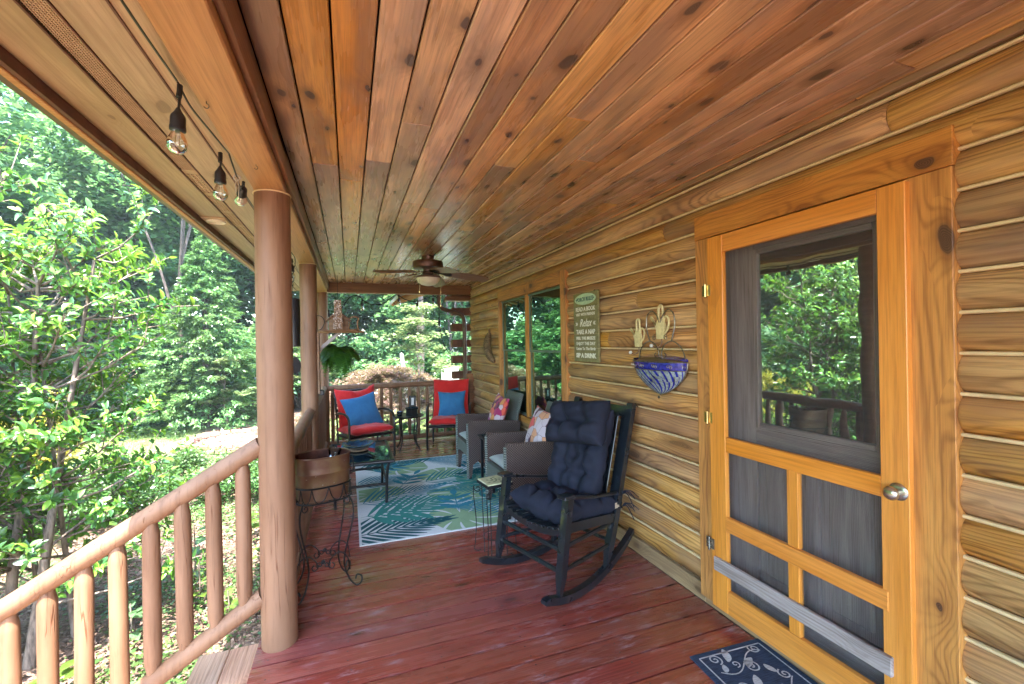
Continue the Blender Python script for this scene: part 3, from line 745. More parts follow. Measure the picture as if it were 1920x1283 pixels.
for (a, b, lo, hi) in ((1.126, 1.15, 1.046, 1.944), (1.675, 1.699, 1.046, 1.944)): E_('glass_bead', 'entry', 1.922, a, b, lo, hi, .02, True, .004)
for (lo, hi) in ((1.046, 1.072), (1.918, 1.944)): E_('glass_bead', 'entry', 1.9225, 1.151, 1.674, lo, hi, .02, False, .004)
E_('pane', 'door_pane', 1.936, 1.151, 1.674, 1.073, 1.917, .004)
E_('casing', 'trim', 1.848, .868, 1.0, .056, 2.048, .05, True); E_('casing', 'trim', 1.848, 1.918, 2.012, .056, 2.048, .05, True)
E_('head_casing', 'trim', 1.845, .864, 2.014, 2.050, 2.18, .056)
E_('threshold', 'alum', 1.862, 1.0, 1.92, .053, .064, .09)
E_('jamb', 'trim', 1.90, .94, .95, .065, 2.048, .05, True)

sdn = empty('screen_door', (0, 0, 0), parent=house)
SX = 1.822
def S_(name, mat, x, y0, y1, z0, z1, t=.028, vertical=False, ch=.0025):
    o = wbox(name, mat, x, y0, y1, z0, z1, t, ch, vertical); o.location = Vector(o.location)-Vector((1.9, 2, 0)); o.parent = sdn; return o
S_('stile', 'door', SX, .985, 1.075, .066, 2.038, vertical=True); S_('stile', 'door', SX, 1.795, 1.898, .066, 2.038, vertical=True)
S_('rail', 'door', SX+.001, 1.0755, 1.7945, 1.948, 2.038); S_('rail', 'door', SX+.001, 1.0755, 1.7945, .908, .985)
S_('rail', 'door', SX+.001, 1.0755, 1.7945, .066, .186); S_('cross_rail', 'door', SX-.004, 1.055, 1.7945, .497, .572, .025)
S_('mullion', 'door', SX+.002, 1.40, 1.453, .5725, .9075, vertical=True); S_('mullion', 'door', SX+.002, 1.40, 1.453, .1865, .4965, vertical=True)
S_('push_bar', 'grey', SX-.019, 1.040, 1.868, .272, .342, .018)
for (a, b, lo, hi) in ((1.0755, 1.7945, .986, 1.947), (1.0755, 1.7945, .187, .907)):
    S_('screen', 'screen', SX+.020, a, b, lo, hi, .0006, False, 0)
for zz in (1.757, 1.073, .395):
    mb = MB(); mb.tube([(0, 0, -.034), (0, 0, .034)], .0065, 10); mb.box((.008, -.015, 0), (.003, .026, .058)); mb.box((.008, .015, 0), (.003, .024, .058))
    for dz in (-.036, .036): mb.lathe([(.004, -.003), (.006, 0), (.0, .004)], (0, 0, dz), 8)
    mb.build('hinge', M['nickel' if zz < .5 else 'brass'], sdn, (1.812-1.9, 1.905-2, zz), smooth=True)
mb = MB(); Mk = Matrix.Rotation(-PI/2, 4, 'Y')
mb.lathe([(.0, -.001), (.029, 0), (.031, .003), (.027, .007), (.018, .009), (.011, .012), (.0105, .024), (.017, .029), (.0235, .037), (.0245, .045), (.02, .053), (.009, .058), (0, .059)], n=28, M=Mk)
mb.build('knob', M['nickel'], sdn, (SX-1.9, 1.018-2, .945), smooth=True)

# ------------------------------------------------------------------ soft shapes
def cushion(w, h, t, tufts=(), nu=26, nv=26, p=3.2, seed=0, wrinkle=.004, corner=0.0, sag=None):
    """pillow in the xy plane, thickness along z, centred"""
    R2 = random.Random(seed); ph = [R2.uniform(0, 6) for _ in range(6)]
    def th(u, v):
        e = max(0, 1-abs(u)**p)**.5*max(0, 1-abs(v)**p)**.5
        d = e
        for (a, b) in tufts:
            q = (((u-a)*w/2)**2+((v-b)*h/2)**2)**.5
            d *= 1-.80*math.exp(-(q/.042)**2)
        for (a, b) in tufts:      # soft creases between tufts
            d *= 1-.20*math.exp(-((v-b)*h/2/.024)**2)-.20*math.exp(-((u-a)*w/2/.024)**2)
        return d
    vs = []; fs = []
    for side in (1, -1):
        for i in range(nu+1):
            for j in range(nv+1):
                u = -1+2*i/nu; v = -1+2*j/nv
                u = math.sin(u*PI/2); v = math.sin(v*PI/2)
                k = 1+corner*(abs(u)*abs(v))**2-.035*(1-abs(u*v))*(max(abs(u), abs(v))**4)
                z = th(u, v)*t/2
                z += wrinkle*math.sin(9*u+5*v+ph[0])*math.sin(7*v-3*u+ph[1])*(z/(t/2))+wrinkle*.6*math.sin(23*u*v+17*u+ph[2])*(z/(t/2))
                x_ = u*w/2*k; y_ = v*h/2*k
                zz = side*max(z, .002)
                if sag: zz += sag(u, v)
                vs.append((x_, y_, zz))
    n = (nu+1)*(nv+1)
    for s in (0, 1):
        for i in range(nu):
            for j in range(nv):
                a = s*n+i*(nv+1)+j; q = (a, a+nv+1, a+nv+2, a+1)
                fs.append(q if s == 0 else q[::-1])
    bd = [(i, 0) for i in range(nu)]+[(nu, j) for j in range(nv)]+[(i, nv) for i in range(nu, 0, -1)]+[(0, j) for j in range(nv, 0, -1)]
    ids = [i*(nv+1)+j for i, j in bd]
    for a, b in zip(ids, ids[1:]+ids[:1]): fs.append((b, a, n+a, n+b))
    return MB().add(vs, fs)
def frame_mat(origin, xdir, ydir):
    x = Vector(xdir).normalized(); y = Vector(ydir); z = x.cross(y).normalized(); y = z.cross(x).normalized()
    mt = Matrix((x, y, z)).transposed().to_4x4(); mt.translation = Vector(origin); return mt
def place(o, mt): o.matrix_local = mt; return o
def spiral(c, r0, r1, a0, turns, n=26, ax=(1, 0, 0), ay=(0, 0, 1)):
    ax = Vector(ax); ay = Vector(ay); c = Vector(c)
    return [c+(ax*math.cos(a0+turns*2*PI*i/n)+ay*math.sin(a0+turns*2*PI*i/n))*(r0+(r1-r0)*i/n) for i in range(n+1)]
def bez(pts, n=10):
    """catmull-rom through points"""
    P = [Vector(p) for p in pts]; P = [P[0]*2-P[1]]+P+[P[-1]*2-P[-2]]; out = []
    for i in range(1, len(P)-2):
        for k in range(n):
            t = k/n; a, b, c, d = P[i-1:i+3]
            out.append(.5*((2*b)+(-a+c)*t+(2*a-5*b+4*c-d)*t*t+(-a+3*b-3*c+d)*t**3))
    out.append(P[-2]); return out

# ------------------------------------------------------------------ ROCKING CHAIR
# local frame: +x = backwards, +y = to the chair's far side, origin under the front legs
rk = empty('rocking_chair', (.995, 2.541, 0), math.radians(18))
tag(rk, 'black wooden slat rocking chair with navy tufted cushions beside the log wall', 'rocking chair')
WF, WR, DD = .577, .48, .45
pb = M['paint_black']
def leg_bar(a, b, w, d, tw, parent, name, taper_bottom=True):
    a = Vector(a); b = Vector(b); ax = (b-a).normalized(); L = (b-a).length
    mb = MB(); x = Vector((1, 0, 0)); x = (x-ax*x.dot(ax)).normalized(); yv = ax.cross(x)
    st = [(0, .55), (.035, .6), (.11, 1.0), (L-.004, 1.0), (L, .9)] if taper_bottom else [(0, 1), (L-.012, 1), (L, .8)]
    vs = []; fs = []
    for (s, k) in st:
        for (i, j) in ((-1, -1), (1, -1), (1, 1), (-1, 1)): vs.append(ax*s+x*(i*w/2*k)+yv*(j*d/2*k))
    for i in range(len(st)-1):
        for k in range(4): fs.append((i*4+k, i*4+(k+1) % 4, (i+1)*4+(k+1) % 4, (i+1)*4+k))
    fs.append((3, 2, 1, 0)); fs.append(tuple((len(st)-1)*4+k for k in range(4)))
    mb.add(vs, fs); return mb.build(name, pb, parent, a)
def rk_rock(x): return .015+.62*(((x-.22)/1.0)**2)
for s in (-1, 1):
    # rocker
    vs = []; fs = []; N = 18
    for i in range(N+1):
        x = -.13+.90*i/N; yc = s*(WF/2-(WF-WR)/2*(x/DD)) ; z = rk_rock(x)-.015
        hh = .042*(1-.35*max(0, (i/N-.8)/.2)); tl = .5 if i == 0 else 1
        for (dy, dz) in ((-.021, 0), (.021, 0), (.021, hh*tl), (-.021, hh*tl)): vs.append((x, yc+dy, z+dz))
    for i in range(N):
        for k in range(4): fs.append((i*4+k, i*4+(k+1) % 4, (i+1)*4+(k+1) % 4, (i+1)*4+k))
    fs.append((3, 2, 1, 0)); fs.append(tuple(N*4+k for k in range(4)))
    MB().add(vs, fs).build('rocker', pb, rk)
    leg_bar((0.0, s*WF/2, .058), (.085, s*WF/2, .60), .042, .05, 0, rk, 'front_leg')
    leg_bar((DD-.0, s*WR/2, .06), (DD+.13, s*WR/2, .46), .045, .045, 0, rk, 'rear_leg')
    leg_bar((DD+.118, s*(WR/2+.001), .44), (DD+.295, s*(WR/2+.001), 1.075), .043, .046, 0, rk, 'back_post', False)
    MB().tube([(.07, s*WF/2, .604), (.30, s*(WF/2-.015), .555), (DD+.15, s*(WR/2+.002), .505)], [.017, .016, .015], 10, flat=.7).box((.07, s*WF/2, .612), (.085, .072, .02), ch=.004).build('armrest', pb, rk)
    for zz in (.20, .33):
        MB().tube([(.03+.05*(zz/.6), s*WF/2, zz), (DD+.05, s*WR/2, zz-.0)], .0125, 8).build('side_stretcher', pb, rk, smooth=True)
    mb = MB()
    v0 = []
    for i in range(11):
        x = .045+.46*i/10; v0.append((x, .395-.05*(x/.5)))
    poly = v0+[(x, z+.055) for x, z in reversed(v0)]
    mb.prism(poly, -.011, .011, M=Matrix.Translation((0, s*(WF/2-.032), 0)) @ Matrix.Rotation(PI/2, 4, 'X')); mb.build('seat_rail', pb, rk)
for zz, x in ((.19, .025), (.305, .042)):
    MB().tube([(x, -WF/2, zz), (x, WF/2, zz)], .0145, 8).build('front_stretcher', pb, rk, smooth=True)
for zz in (.22, .31):
    MB().tube([(DD+.05, -WR/2, zz), (DD+.05, WR/2, zz)], .0125, 8).build('rear_stretcher', pb, rk, smooth=True)
# curved front seat apron and slats across the seat running front to back
ap = [(yy, .385-.045*math.cos(yy/(WF/2)*PI/2)) for yy in np.linspace(-WF/2+.02, WF/2-.02, 13)]
poly = [(a, b) for a, b in ap]+[(a, b+.036) for a, b in reversed(ap)]
MB().prism(poly, -.012, .012, M=Matrix.Translation((.058, 0, 0)) @ Matrix((( 0, 0, 1, 0), (1, 0, 0, 0), (0, 1, 0, 0), (0, 0, 0, 1)))).build('apron', pb, rk)
for i in range(11):
    yy = -.25+.05*i
    z = .385-.045*math.cos(yy/(WF/2)*PI/2)+.045
    MB().box((0, 0, 0), (.50, .036, .012), ch=.002).build('seat_slat', pb, rk, (.285, yy*.95, z-.02), (0, math.radians(5), 0))
for i in range(6):
    yy = -.19+.076*i; a = Vector((DD+.13, yy, .45)); b = Vector((DD+.29, yy, 1.0))
    MB().box((0, 0, .29), (.011, .05, .57), ch=.002).build('back_slat', pb, rk, (DD+.135, yy, .44), (0, math.radians(15.5), 0))
MB().box((0, 0, 0), (.022, WR-.046, .075), ch=.004).build('crest_rail', pb, rk, (DD+.285, 0, 1.015), (0, math.radians(15.5), 0))
# cushions: own things, resting on the chair
WC = rk.matrix_world if False else Matrix.Translation(rk.location) @ Matrix.Rotation(math.radians(18), 4, 'Z')
def on_chair(o, origin, xd, yd):
    o.matrix_world = WC @ frame_mat(origin, xd, yd); return o
c = cushion(.51, .52, .19, tufts=[(-.38, -.35), (.38, -.35), (-.38, .35), (.38, .35)], nu=44, nv=44, seed=1, p=5, wrinkle=.006, sag=lambda u, v: -.022*(1-v*v))
seatc = c.build('seat_cushion', M['navy'], smooth='all'); on_chair(seatc, (.335, 0, .462), (1, 0, -.09), (0, 1, 0))
tag(seatc, 'dark navy tufted seat cushion on the black rocking chair', 'cushion')
sz_x, sz_z = .125/.5, .0
bdir = Vector((.175+.02, 0, .635)).normalized()
c = cushion(.46, .60, .175, tufts=[(-.36, -.45), (.36, -.45), (-.36, .18), (.36, .18), (0, -.12)], nu=44, nv=52, seed=2, p=5, wrinkle=.006)
bc = c.build('back_cushion', M['navy'], smooth='all'); on_chair(bc, Vector((DD+.055, .015, .755)), (0, 1, 0), bdir)
tag(bc, 'tall navy tufted back cushion leaning on the black rocking chair', 'cushion')
c = cushion(.50, .29, .20, tufts=[(-.36, .05), (.36, 0.05)], nu=44, nv=34, seed=3, p=4.5, wrinkle=.006, corner=.04)
hc = c.build('headrest_cushion', M['navy'], smooth='all'); on_chair(hc, Vector((DD+.035, .02, .945)), (0, 1, -.10), bdir+Vector((.12, .08, 0)))
tag(hc, 'small plump navy headrest pillow tied to the top of the rocking chair', 'cushion')
def tie(parent, p, seed, name='tie'):
    R3 = random.Random(seed); mb = MB(); p = Vector(p)
    mb.tube([p+Vector((.03*math.cos(a), .032*math.sin(a), .004*math.sin(2*a))) for a in np.linspace(0, 2*PI, 15)[:-1]], .0035, 5, closed=True)
    for k in range(4):
        d = Vector((.02+.02*R3.random(), -.03-.01*k if seed % 2 else .01*k, .02*R3.uniform(-1, 1)))
        mb.tube(bez([p+Vector((.02, -.02, 0)), p+d*1.2+Vector((0, 0, .012)), p+d*2+Vector((.0, 0, -.03-.02*k*R3.random()))], 5), .003, 5)
    o = mb.build(name, M['navy'], parent, smooth=True); return o
for s, zt in ((-1, 1.035), (1, 1.035)):
    o = tie(None, (0, 0, 0), 3+s); o.matrix_world = WC @ Matrix.Translation((DD+.285, s*(WR/2+.0), zt)); o.parent = hc; o.matrix_parent_inverse = hc.matrix_world.inverted()
for s in (-1,):
    for zt in (.50, .42):
        o = tie(None, (0, 0, 0), 5); o.matrix_world = WC @ Matrix.Translation((DD+.13, s*(WR/2+.0), zt)); o.parent = seatc; o.matrix_parent_inverse = seatc.matrix_world.inverted()
o = MB().box((0, 0, 0), (.04, .002, .035)).build('care_tag', M['tagcloth']); o.matrix_world = WC @ Matrix.Translation((.55, -.262, .44)); o.parent = seatc; o.matrix_parent_inverse = seatc.matrix_world.inverted()

# ------------------------------------------------------------------ TILE PLANT TABLE (three scrolled legs)
tt = empty('plant_table', (.955, 3.02, 0), math.radians(8)); tag(tt, 'tiny square tile topped plant table on scrolled wire legs, left of the rocking chair', 'side table')
MB().box((0, 0, .515), (.185, .185, .016), ch=.003).build('tile_top', M['tile'], tt)
mb = MB()
for i in range(4):
    a = i*PI/2; mb.box((.0, 0, .507), (.19, .004, .02), M=Matrix.Rotation(a, 4, 'Z') @ Matrix.Translation((0, .095, 0)))
mb.build('tile_rim', M['iron'], tt)
mb = MB()
for i in range(14):
    a = i*2.4; r_ = .012+.0045*i; mb.add([(r_*math.cos(a)+.016*math.cos(a+k*PI/2+.7)*(1 if k % 2 else .5), r_*math.sin(a)+.016*math.sin(a+k*PI/2+.7)*(1 if k % 2 else .5), .5236) for k in range(4)], [(0, 1, 2, 3)])
o = mb.build('leaf_motif', M['tile_green'], tt); o['kind'] = 'stuff'
for (sx, sy) in ((-1, -1), (-1, 1), (1, -1), (1, 1)):
    d = Vector((sx, sy, 0)).normalized(); o_ = d*.11
    P = spiral(o_+d*.02+Vector((0, 0, .455)), .006, .032, 0, 1.1, 18, d, (0, 0, 1))[::1]
    P = [p for p in P]+bez([o_+d*.05+Vector((0, 0, .47)), o_+d*.052+Vector((0, 0, .40)), o_+d*.035+Vector((0, 0, .22)), o_+d*.045+Vector((0, 0, .06)), o_+d*.055+Vector((0, 0, .02))], 5)
    P += [o_+d*(.045-.0)+Vector((0, 0, .008)), o_+d*.02+Vector((0, 0, .006)), o_+d*-.0+Vector((0, 0, .018))]
    MB().tube(P, .0036, 6).build('leg', M['iron'], tt, smooth=True)
    MB().tube([d*.10+Vector((0, 0, .5)), d*.085+Vector((0, 0, .06)), d*.085+Vector((0, 0, .0))], .0036, 6).build('leg_rod', M['iron'], tt, smooth=True)
mb = MB(); mb.tube([(.085*math.cos(a), .085*math.sin(a), .13) for a in np.linspace(0, 2*PI, 21)[:-1]], .003, 5, closed=True)
for i in range(5):
    for s in (-1, 1): mb.tube(spiral((-.07+.035*i, s*.095, .475), .002, .014, 0, 1.2, 10), .0016, 4)
mb.build('scroll_band', M['iron'], tt)

# ------------------------------------------------------------------ COPPER TUB ON ITS IRON STAND
ps = empty('plant_stand', (-.165, 2.99, 0)); tag(ps, 'oval black wrought iron plant stand with scroll feet holding the copper tub', 'plant stand')
ax_, ay_ = .165, .155
def oval(a, b, z, n=40, dx=0, dy=0, rot=math.radians(18)):
    out = []
    for k in range(n):
        t = 2*PI*k/n; c, s = math.cos(t), math.sin(t)
        x = a*math.copysign(abs(c)**.8, c); y = b*math.copysign(abs(s)**.8, s)
        out.append(Vector((x*math.cos(rot)-y*math.sin(rot)+dx, x*math.sin(rot)+y*math.cos(rot)+dy, z)))
    return out
TA, TB = .155, .12
mb = MB()
for z in (.565, .655): mb.tube(oval(TA+.006, TB+.006, z), .005, 6, closed=True)
ov = oval(TA+.006, TB+.006, 0, 120)
for i in range(12):
    a = ov[i*10]; b = ov[(i*10+10) % 120]; c_ = ov[(i*10+5) % 120]
    mb.tube(bez([a+Vector((0, 0, .652)), a.lerp(c_, .4)+Vector((0, 0, .59)), c_+Vector((0, 0, .568)), c_.lerp(b, .6)+Vector((0, 0, .59)), b+Vector((0, 0, .652))], 4), .0032, 5)
mb.build('basket_rim', M['iron'], ps, smooth=True)
for i, ang in enumerate((38, 142, 218, 322)):
    k = int((ang)/360*120); a = ov[k].copy(); d = Vector((a.x, a.y, 0)).normalized()
    P = bez([a+Vector((0, 0, .565)), a+d*.022+Vector((0, 0, .50)), a+d*.015+Vector((0, 0, .40)), a-d*.030+Vector((0, 0, .22)), a-d*.035+Vector((0, 0, .13)), a-d*.005+Vector((0, 0, .05)), a+d*.035+Vector((0, 0, .010)), a+d*.065+Vector((0, 0, .03)), a+d*.066+Vector((0, 0, .065)), a+d*.04+Vector((0, 0, .075)), a+d*.03+Vector((0, 0, .05))], 6)
    MB().tube(P, .0052, 7).build('leg', M['iron'], ps, smooth=True)
    MB().tube(spiral(a-d*.02+Vector((0, 0, .535)), .008, .024, 0, 1.1, 14, d, (0, 0, 1)), .0035, 5).build('scroll', M['iron'], ps, smooth=True)
for s in (-1, 1):
    mb = MB(); y0 = s*.085
    for q in (-1, 1):
        mb.tube(bez([(q*.15, y0, .13), (q*.135, y0, .21), (q*.09, y0, .245), (q*.045, y0, .215), (q*.03, y0, .175), (q*.05, y0, .155), (q*.062, y0, .175), (q*.05, y0, .19)], 6), .004, 6)
        mb.tube(spiral((q*.02, y0, .185), .004, .02, PI*(q < 0), 1.1, 14), .0035, 5)
    mb.lathe([(0, -.014), (.01, -.008), (.014, 0), (.01, .008), (0, .014)], (0, y0, .2), 8)
    mb.build('cross_scroll', M['iron'], ps, smooth=True)
MB().tube([Vector((-.15, -.04, .566)), Vector((.15, .05, .566))], .004, 6).tube([Vector((-.06, .11, .566)), Vector((.05, -.11, .566))], .004, 6).build('base_bar', M['iron'], ps)

tub = empty('copper_tub', (-.165, 2.99, .572)); tag(tub, 'tarnished oval copper wash tub sitting on the black plant stand', 'tub')
def tubwall(offs, zs, mat, name):
    vs = []; fs = []; n = 48
    for (o_, z) in zip(offs, zs):
        vs += oval(TA-.008+o_, TB-.008+o_, z, n)
    for i in range(len(zs)-1):
        for k in range(n): fs.append((i*n+k, i*n+(k+1) % n, (i+1)*n+(k+1) % n, (i+1)*n+k))
    mb = MB().add(vs, fs); return mb, n
zs_ = [0, .004, .06, .10, .155, .160, .166, .172, .20, .23, .255]
of_ = [-.004, 0, .004, .006, .008, .012, .012, .008, .010, .011, .012]
mb, n = tubwall(of_, zs_, None, None); mb.build('tub_wall', M['copper'], tub, smooth=True)
mb, n = tubwall([.009-.0, .004, -.001, -.006], [.255, .17, .08, .006], None, None); mb.f = [f[::-1] for f in mb.f]; mb.f.append(tuple(3*n+k for k in range(n))); mb.m.append(0)
mb.build('tub_lining', M['copper_in'], tub, smooth=True)
MB().tube(oval(TA+.005, TB+.005, .257, 48), .0045, 6, closed=True).build('rim', M['copper'], tub, smooth=True)
mb = MB()
for d in (-.025, .025): mb.tube(bez([(TA*.95+.005, .062+d, .20), (TA*.95+.03, .062+d, .19), (TA*.95+.03, .062+d, .12), (TA*.95+.005, .062+d, .11)], 4), .004, 6)
mb.tube([(TA*.95+.03, .037, .155), (TA*.95+.03, .087, .155)], .007, 8)
mb.build('handle', M['iron'], tub, smooth=True)
mb = MB(); 
for i in range(9):
    a = -2.3+.22*i+random.uniform(-.1, .1); q = oval(TA+.003, TB+.003, 0, 360)[int(a/(2*PI)*360) % 360]
    mb.lathe([(0, -.001), (random.uniform(.002, .004), 0), (0, .001)], q+Vector((0, 0, random.uniform(.05, .24))), 6)
o = mb.build('paint_fleck', M['white'], tub); o['kind'] = 'stuff'
vz = MB(); prof = [(.001, 0), (.045, .002), (.052, .03), (.045, .065), (.03, .10), (.018, .125), (.017, .135), (.027, .16), (.036, .19), (.040, .215)]
vz.lathe(prof, n=28); vz.lathe([(r_-.0025, z+.002) for r_, z in prof[1:]], n=28)
va = vz.build('glass_vase', M['glass'], None, (-.115, 3.035, .635), (.12, .1, 0), smooth=True); tag(va, 'clear glass vase with a flared neck standing inside the copper tub', 'vase')
mb = MB()
for i in range(10): a = i*2*PI/10; mb.tube([(r_*1.02*math.cos(a), r_*1.02*math.sin(a), z) for r_, z in prof[1:6]], .0016, 4)
mb.tube([(.019*math.cos(a), .019*math.sin(a), .129) for a in np.linspace(0, 2*PI, 17)[:-1]], .005, 6, closed=True)
mb.build('glass_rib', M['glass'], va, smooth=True)

# ------------------------------------------------------------------ RUG WITH PALM PRINT
rug = empty('outdoor_rug', (.775, 4.67, .002)); tag(rug, 'white outdoor rug printed with teal and green palm leaves', 'rug')
RW, RH = 1.45, 2.36
MB().box((0, 0, .003), (RW, RH, .006), ch=.002).build('rug_ground', M['rug'], rug)
def clip(poly, w, h):
    def cl(P, ax, v, keep):
        out = []
        for i in range(len(P)):
            a, b = P[i-1], P[i]; ia, ib = keep(a[ax]), keep(b[ax])
            if ia != ib:
                t = (v-a[ax])/(b[ax]-a[ax]); out.append((a[0]+(b[0]-a[0])*t, a[1]+(b[1]-a[1])*t))
            if ib: out.append(b)
        return out
    for ax, v, kp in ((0, w, lambda q: q <= w), (0, -w, lambda q: q >= -w), (1, h, lambda q: q <= h), (1, -h, lambda q: q >= -h)):
        if len(poly) < 3: return []
        poly = cl(poly, ax, v, kp)
    return poly
rugL = {k: MB() for k in ('rug_navy', 'rug_teal', 'rug_blue', 'rug_green', 'rug_sea', 'rug')}
_layer = [0]
def rp(mat, poly):
    poly = clip(poly, RW/2-.018, RH/2-.018)
    if len(poly) < 3: return
    z = .0064+_layer[0]*.00002
    rugL[mat].add([(x, y, z) for x, y in poly], [tuple(range(len(poly)))])
def leaflet(x, y, a, L, w, bend=0.0):
    n = 6; top = []; bot = []
    for i in range(n+1):
        t = i/n; ww = w*math.sin(PI*min(1, t*.92+.04))**.8; aa = a+bend*t
        cx_ = x+L*t*math.cos(aa); cy_ = y+L*t*math.sin(aa)
        top.append((cx_-ww*math.sin(aa), cy_+ww*math.cos(aa))); bot.append((cx_+ww*math.sin(aa), cy_-ww*math.cos(aa)))
    return top+bot[::-1]
def palm(x, y, a, L, mat, n=15, ll=.42, w=.016):
    _layer[0] += 1
    for i in range(n):
        t = .08+.9*i/n
        px_, py_ = x+L*t*math.cos(a), y+L*t*math.sin(a)
        for s in (-1, 1):
            rp(mat, leaflet(px_, py_, a+s*(1.0-.72*t), L*ll*(1.0-.55*t+.1)*(.55+.45*math.sin(PI*min(1, t+.25))), w*(1-.3*t), -s*.10))
    rp(mat, leaflet(x, y, a, L, .009))
def sprig(x, y, a, L, mat, n=4, w=.032):
    _layer[0] += 1
    rp(mat, leaflet(x, y, a, L, .006))
    for i in range(n):
        t = .2+.7*i/n
        for s in (-1, 1): rp(mat, leaflet(x+L*t*math.cos(a), y+L*t*math.sin(a), a+s*.95, L*.42, w))
    rp(mat, leaflet(x+L*.9*math.cos(a), y+L*.9*math.sin(a), a, L*.36, w))
def monstera(x, y, a, R0, mat='rug_green'):
    _layer[0] += 1
    P = []
    for i in range(28):
        t = 2*PI*i/28; rr = R0*(1+.12*math.cos(t)-.1*math.cos(2*t)+.05*math.sin(5*t))
        P.append((x+rr*math.cos(t+a)*1.15, y+rr*math.sin(t+a)*.9))
    rp(mat, P); _layer[0] += 1
    for i in range(9):
        t = a+.5+i*.62
        rp('rug', leaflet(x+R0*.42*math.cos(t), y+R0*.36*math.sin(t), t, R0*.85, R0*.045, .3))
# coordinates: x across the porch, y along it (near edge = -1.18)
monstera(.10, -.92, .3, .30); monstera(-.55, -.05, 2.0, .24); monstera(.25, -.32, 1.0, .28); monstera(-.25, .85, .3, .30); monstera(.62, .1, 4, .25); monstera(.55, -.62, 2, .22); monstera(.2, .4, 2.5, .24)
palm(-.95, -1.02, .12, .98, 'rug_navy', 13, .45, .022); palm(-.75, -.30, .35, 1.0, 'rug_blue', 16, .42, .014); palm(-.72, -.62, .25, .95, 'rug_sea', 12, .5, .024)
palm(.9, -.85, 2.9, .95, 'rug_blue', 16, .4, .014); palm(.95, -.2, 3.1, .95, 'rug_teal', 15, .4, .016); palm(-.1, .15, .25, 1.0, 'rug_teal', 16, .42, .014)
palm(-.8, .35, .1, .8, 'rug_blue', 15, .4, .014); palm(.9, .75, 2.7, 1.0, 'rug_blue', 16, .42, .015); palm(-.75, .95, .2, .9, 'rug_teal', 15, .42, .015); palm(.3, 1.25, 3.3, .9, 'rug_navy', 14, .4, .016); palm(.95, .35, 3.2, .6, 'rug_navy', 12, .4, .02)
sprig(-.72, -.66, .02, .62, 'rug_sea', 4, .036); sprig(.12, -.78, 1.45, .48, 'rug_blue', 3, .034); sprig(-.30, .10, 1.1, .5, 'rug_blue', 3, .03); sprig(.62, -.25, 2.1, .5, 'rug_sea', 3, .034)
sprig(-.6, .75, .4, .5, 'rug_blue', 3, .03); sprig(.45, .5, .8, .45, 'rug_blue', 3, .03); sprig(-.70, 1.02, -.2, .45, 'rug_navy', 4, .03); sprig(.35, -.35, -.5, .4, 'rug_teal', 3, .03)
allp = MB(); keys_ = list(rugL)
for i_, k_ in enumerate(keys_): allp.add(rugL[k_].v, rugL[k_].f, i_)
o = allp.build('leaf_print', [M[k_] for k_ in keys_], rug); o['kind'] = 'stuff'
_ = None
bdm = MB()
for s in (-1, 1): bdm.box((s*(RW/2-.008), 0, .0070), (.014, RH-.004, .0006)).box((0, s*(RH/2-.008), .0072), (RW-.004, .014, .0006))
bdm.build('rug_edge', M['rug'], rug)

# ------------------------------------------------------------------ DOOR MAT
dm = empty('door_mat', (1.665, 1.19, .002), math.radians(-3)); tag(dm, 'navy door mat with pale scroll and leaf pattern in front of the screen door', 'door mat')
DMW, DMH = .41, .98; dm.location.x = 1.655
MB().box((0, 0, .004), (DMW, DMH, .008), ch=.003).build('mat_base', M['mat_navy'], dm)
mb = MB(); zt = .0087
def ribbon(P, w):
    P = [Vector((p[0], p[1], 0)) for p in P]; vs = []; n = len(P)
    for i in range(n):
        t = (P[min(i+1, n-1)]-P[max(i-1, 0)]).normalized(); nn = Vector((-t.y, t.x, 0)); ww = w if not isinstance(w, (list, tuple)) else w[0]+(w[1]-w[0])*i/(n-1)
        vs += [tuple(P[i]+nn*ww+Vector((0, 0, zt))), tuple(P[i]-nn*ww+Vector((0, 0, zt)))]
    mb.add(vs, [(2*i, 2*i+1, 2*i+3, 2*i+2) for i in range(n-1)])
a_, b_ = DMW/2-.032, DMH/2-.032
for q in (((-a_, -b_), (a_, -b_)), ((a_, -b_), (a_, b_)), ((a_, b_), (-a_, b_)), ((-a_, b_), (-a_, -b_))): ribbon([Vector((*q[0], 0)).lerp(Vector((*q[1], 0)), i/8) for i in range(9)], .0035)
def spir2(x, y, r0, a0, turns, w=.0035, n=30): ribbon([(x+(r0*(1-i/n)+.003)*math.cos(a0+turns*2*PI*i/n), y+(r0*(1-i/n)+.003)*math.sin(a0+turns*2*PI*i/n)) for i in range(n+1)], w)
def lf2(x, y, a, L, w): mb.add([(p[0], p[1], zt) for p in leaflet(x, y, a, L, w, .25)], [tuple(range(14))])
random.seed(5)
for yy in np.arange(.40, -.45, -.17):
    ribbon([(-.14+.28*t, yy-.02+.05*math.sin(5*t+yy*9)) for t in np.linspace(0, 1, 16)], .0028)
    spir2(-.11, yy+.03, .030, 2+yy*7, 1.6); spir2(.02, yy-.055, .034, 4-yy*5, -1.7); spir2(.12, yy+.035, .026, 1+yy*3, 1.5)
    lf2(-.06, yy+.0, .5+yy, .085, .019); lf2(.06, yy-.01, 3.9-yy, .075, .018); lf2(.08, yy-.06, 4.4+yy, .06, .015); lf2(-.12, yy-.05, 1.2-yy, .05, .014)
    spir2(-.04, yy-.02, .018, yy*11, 1.2, .0028)
mb.build('scroll_print', M['mat_white'], dm)

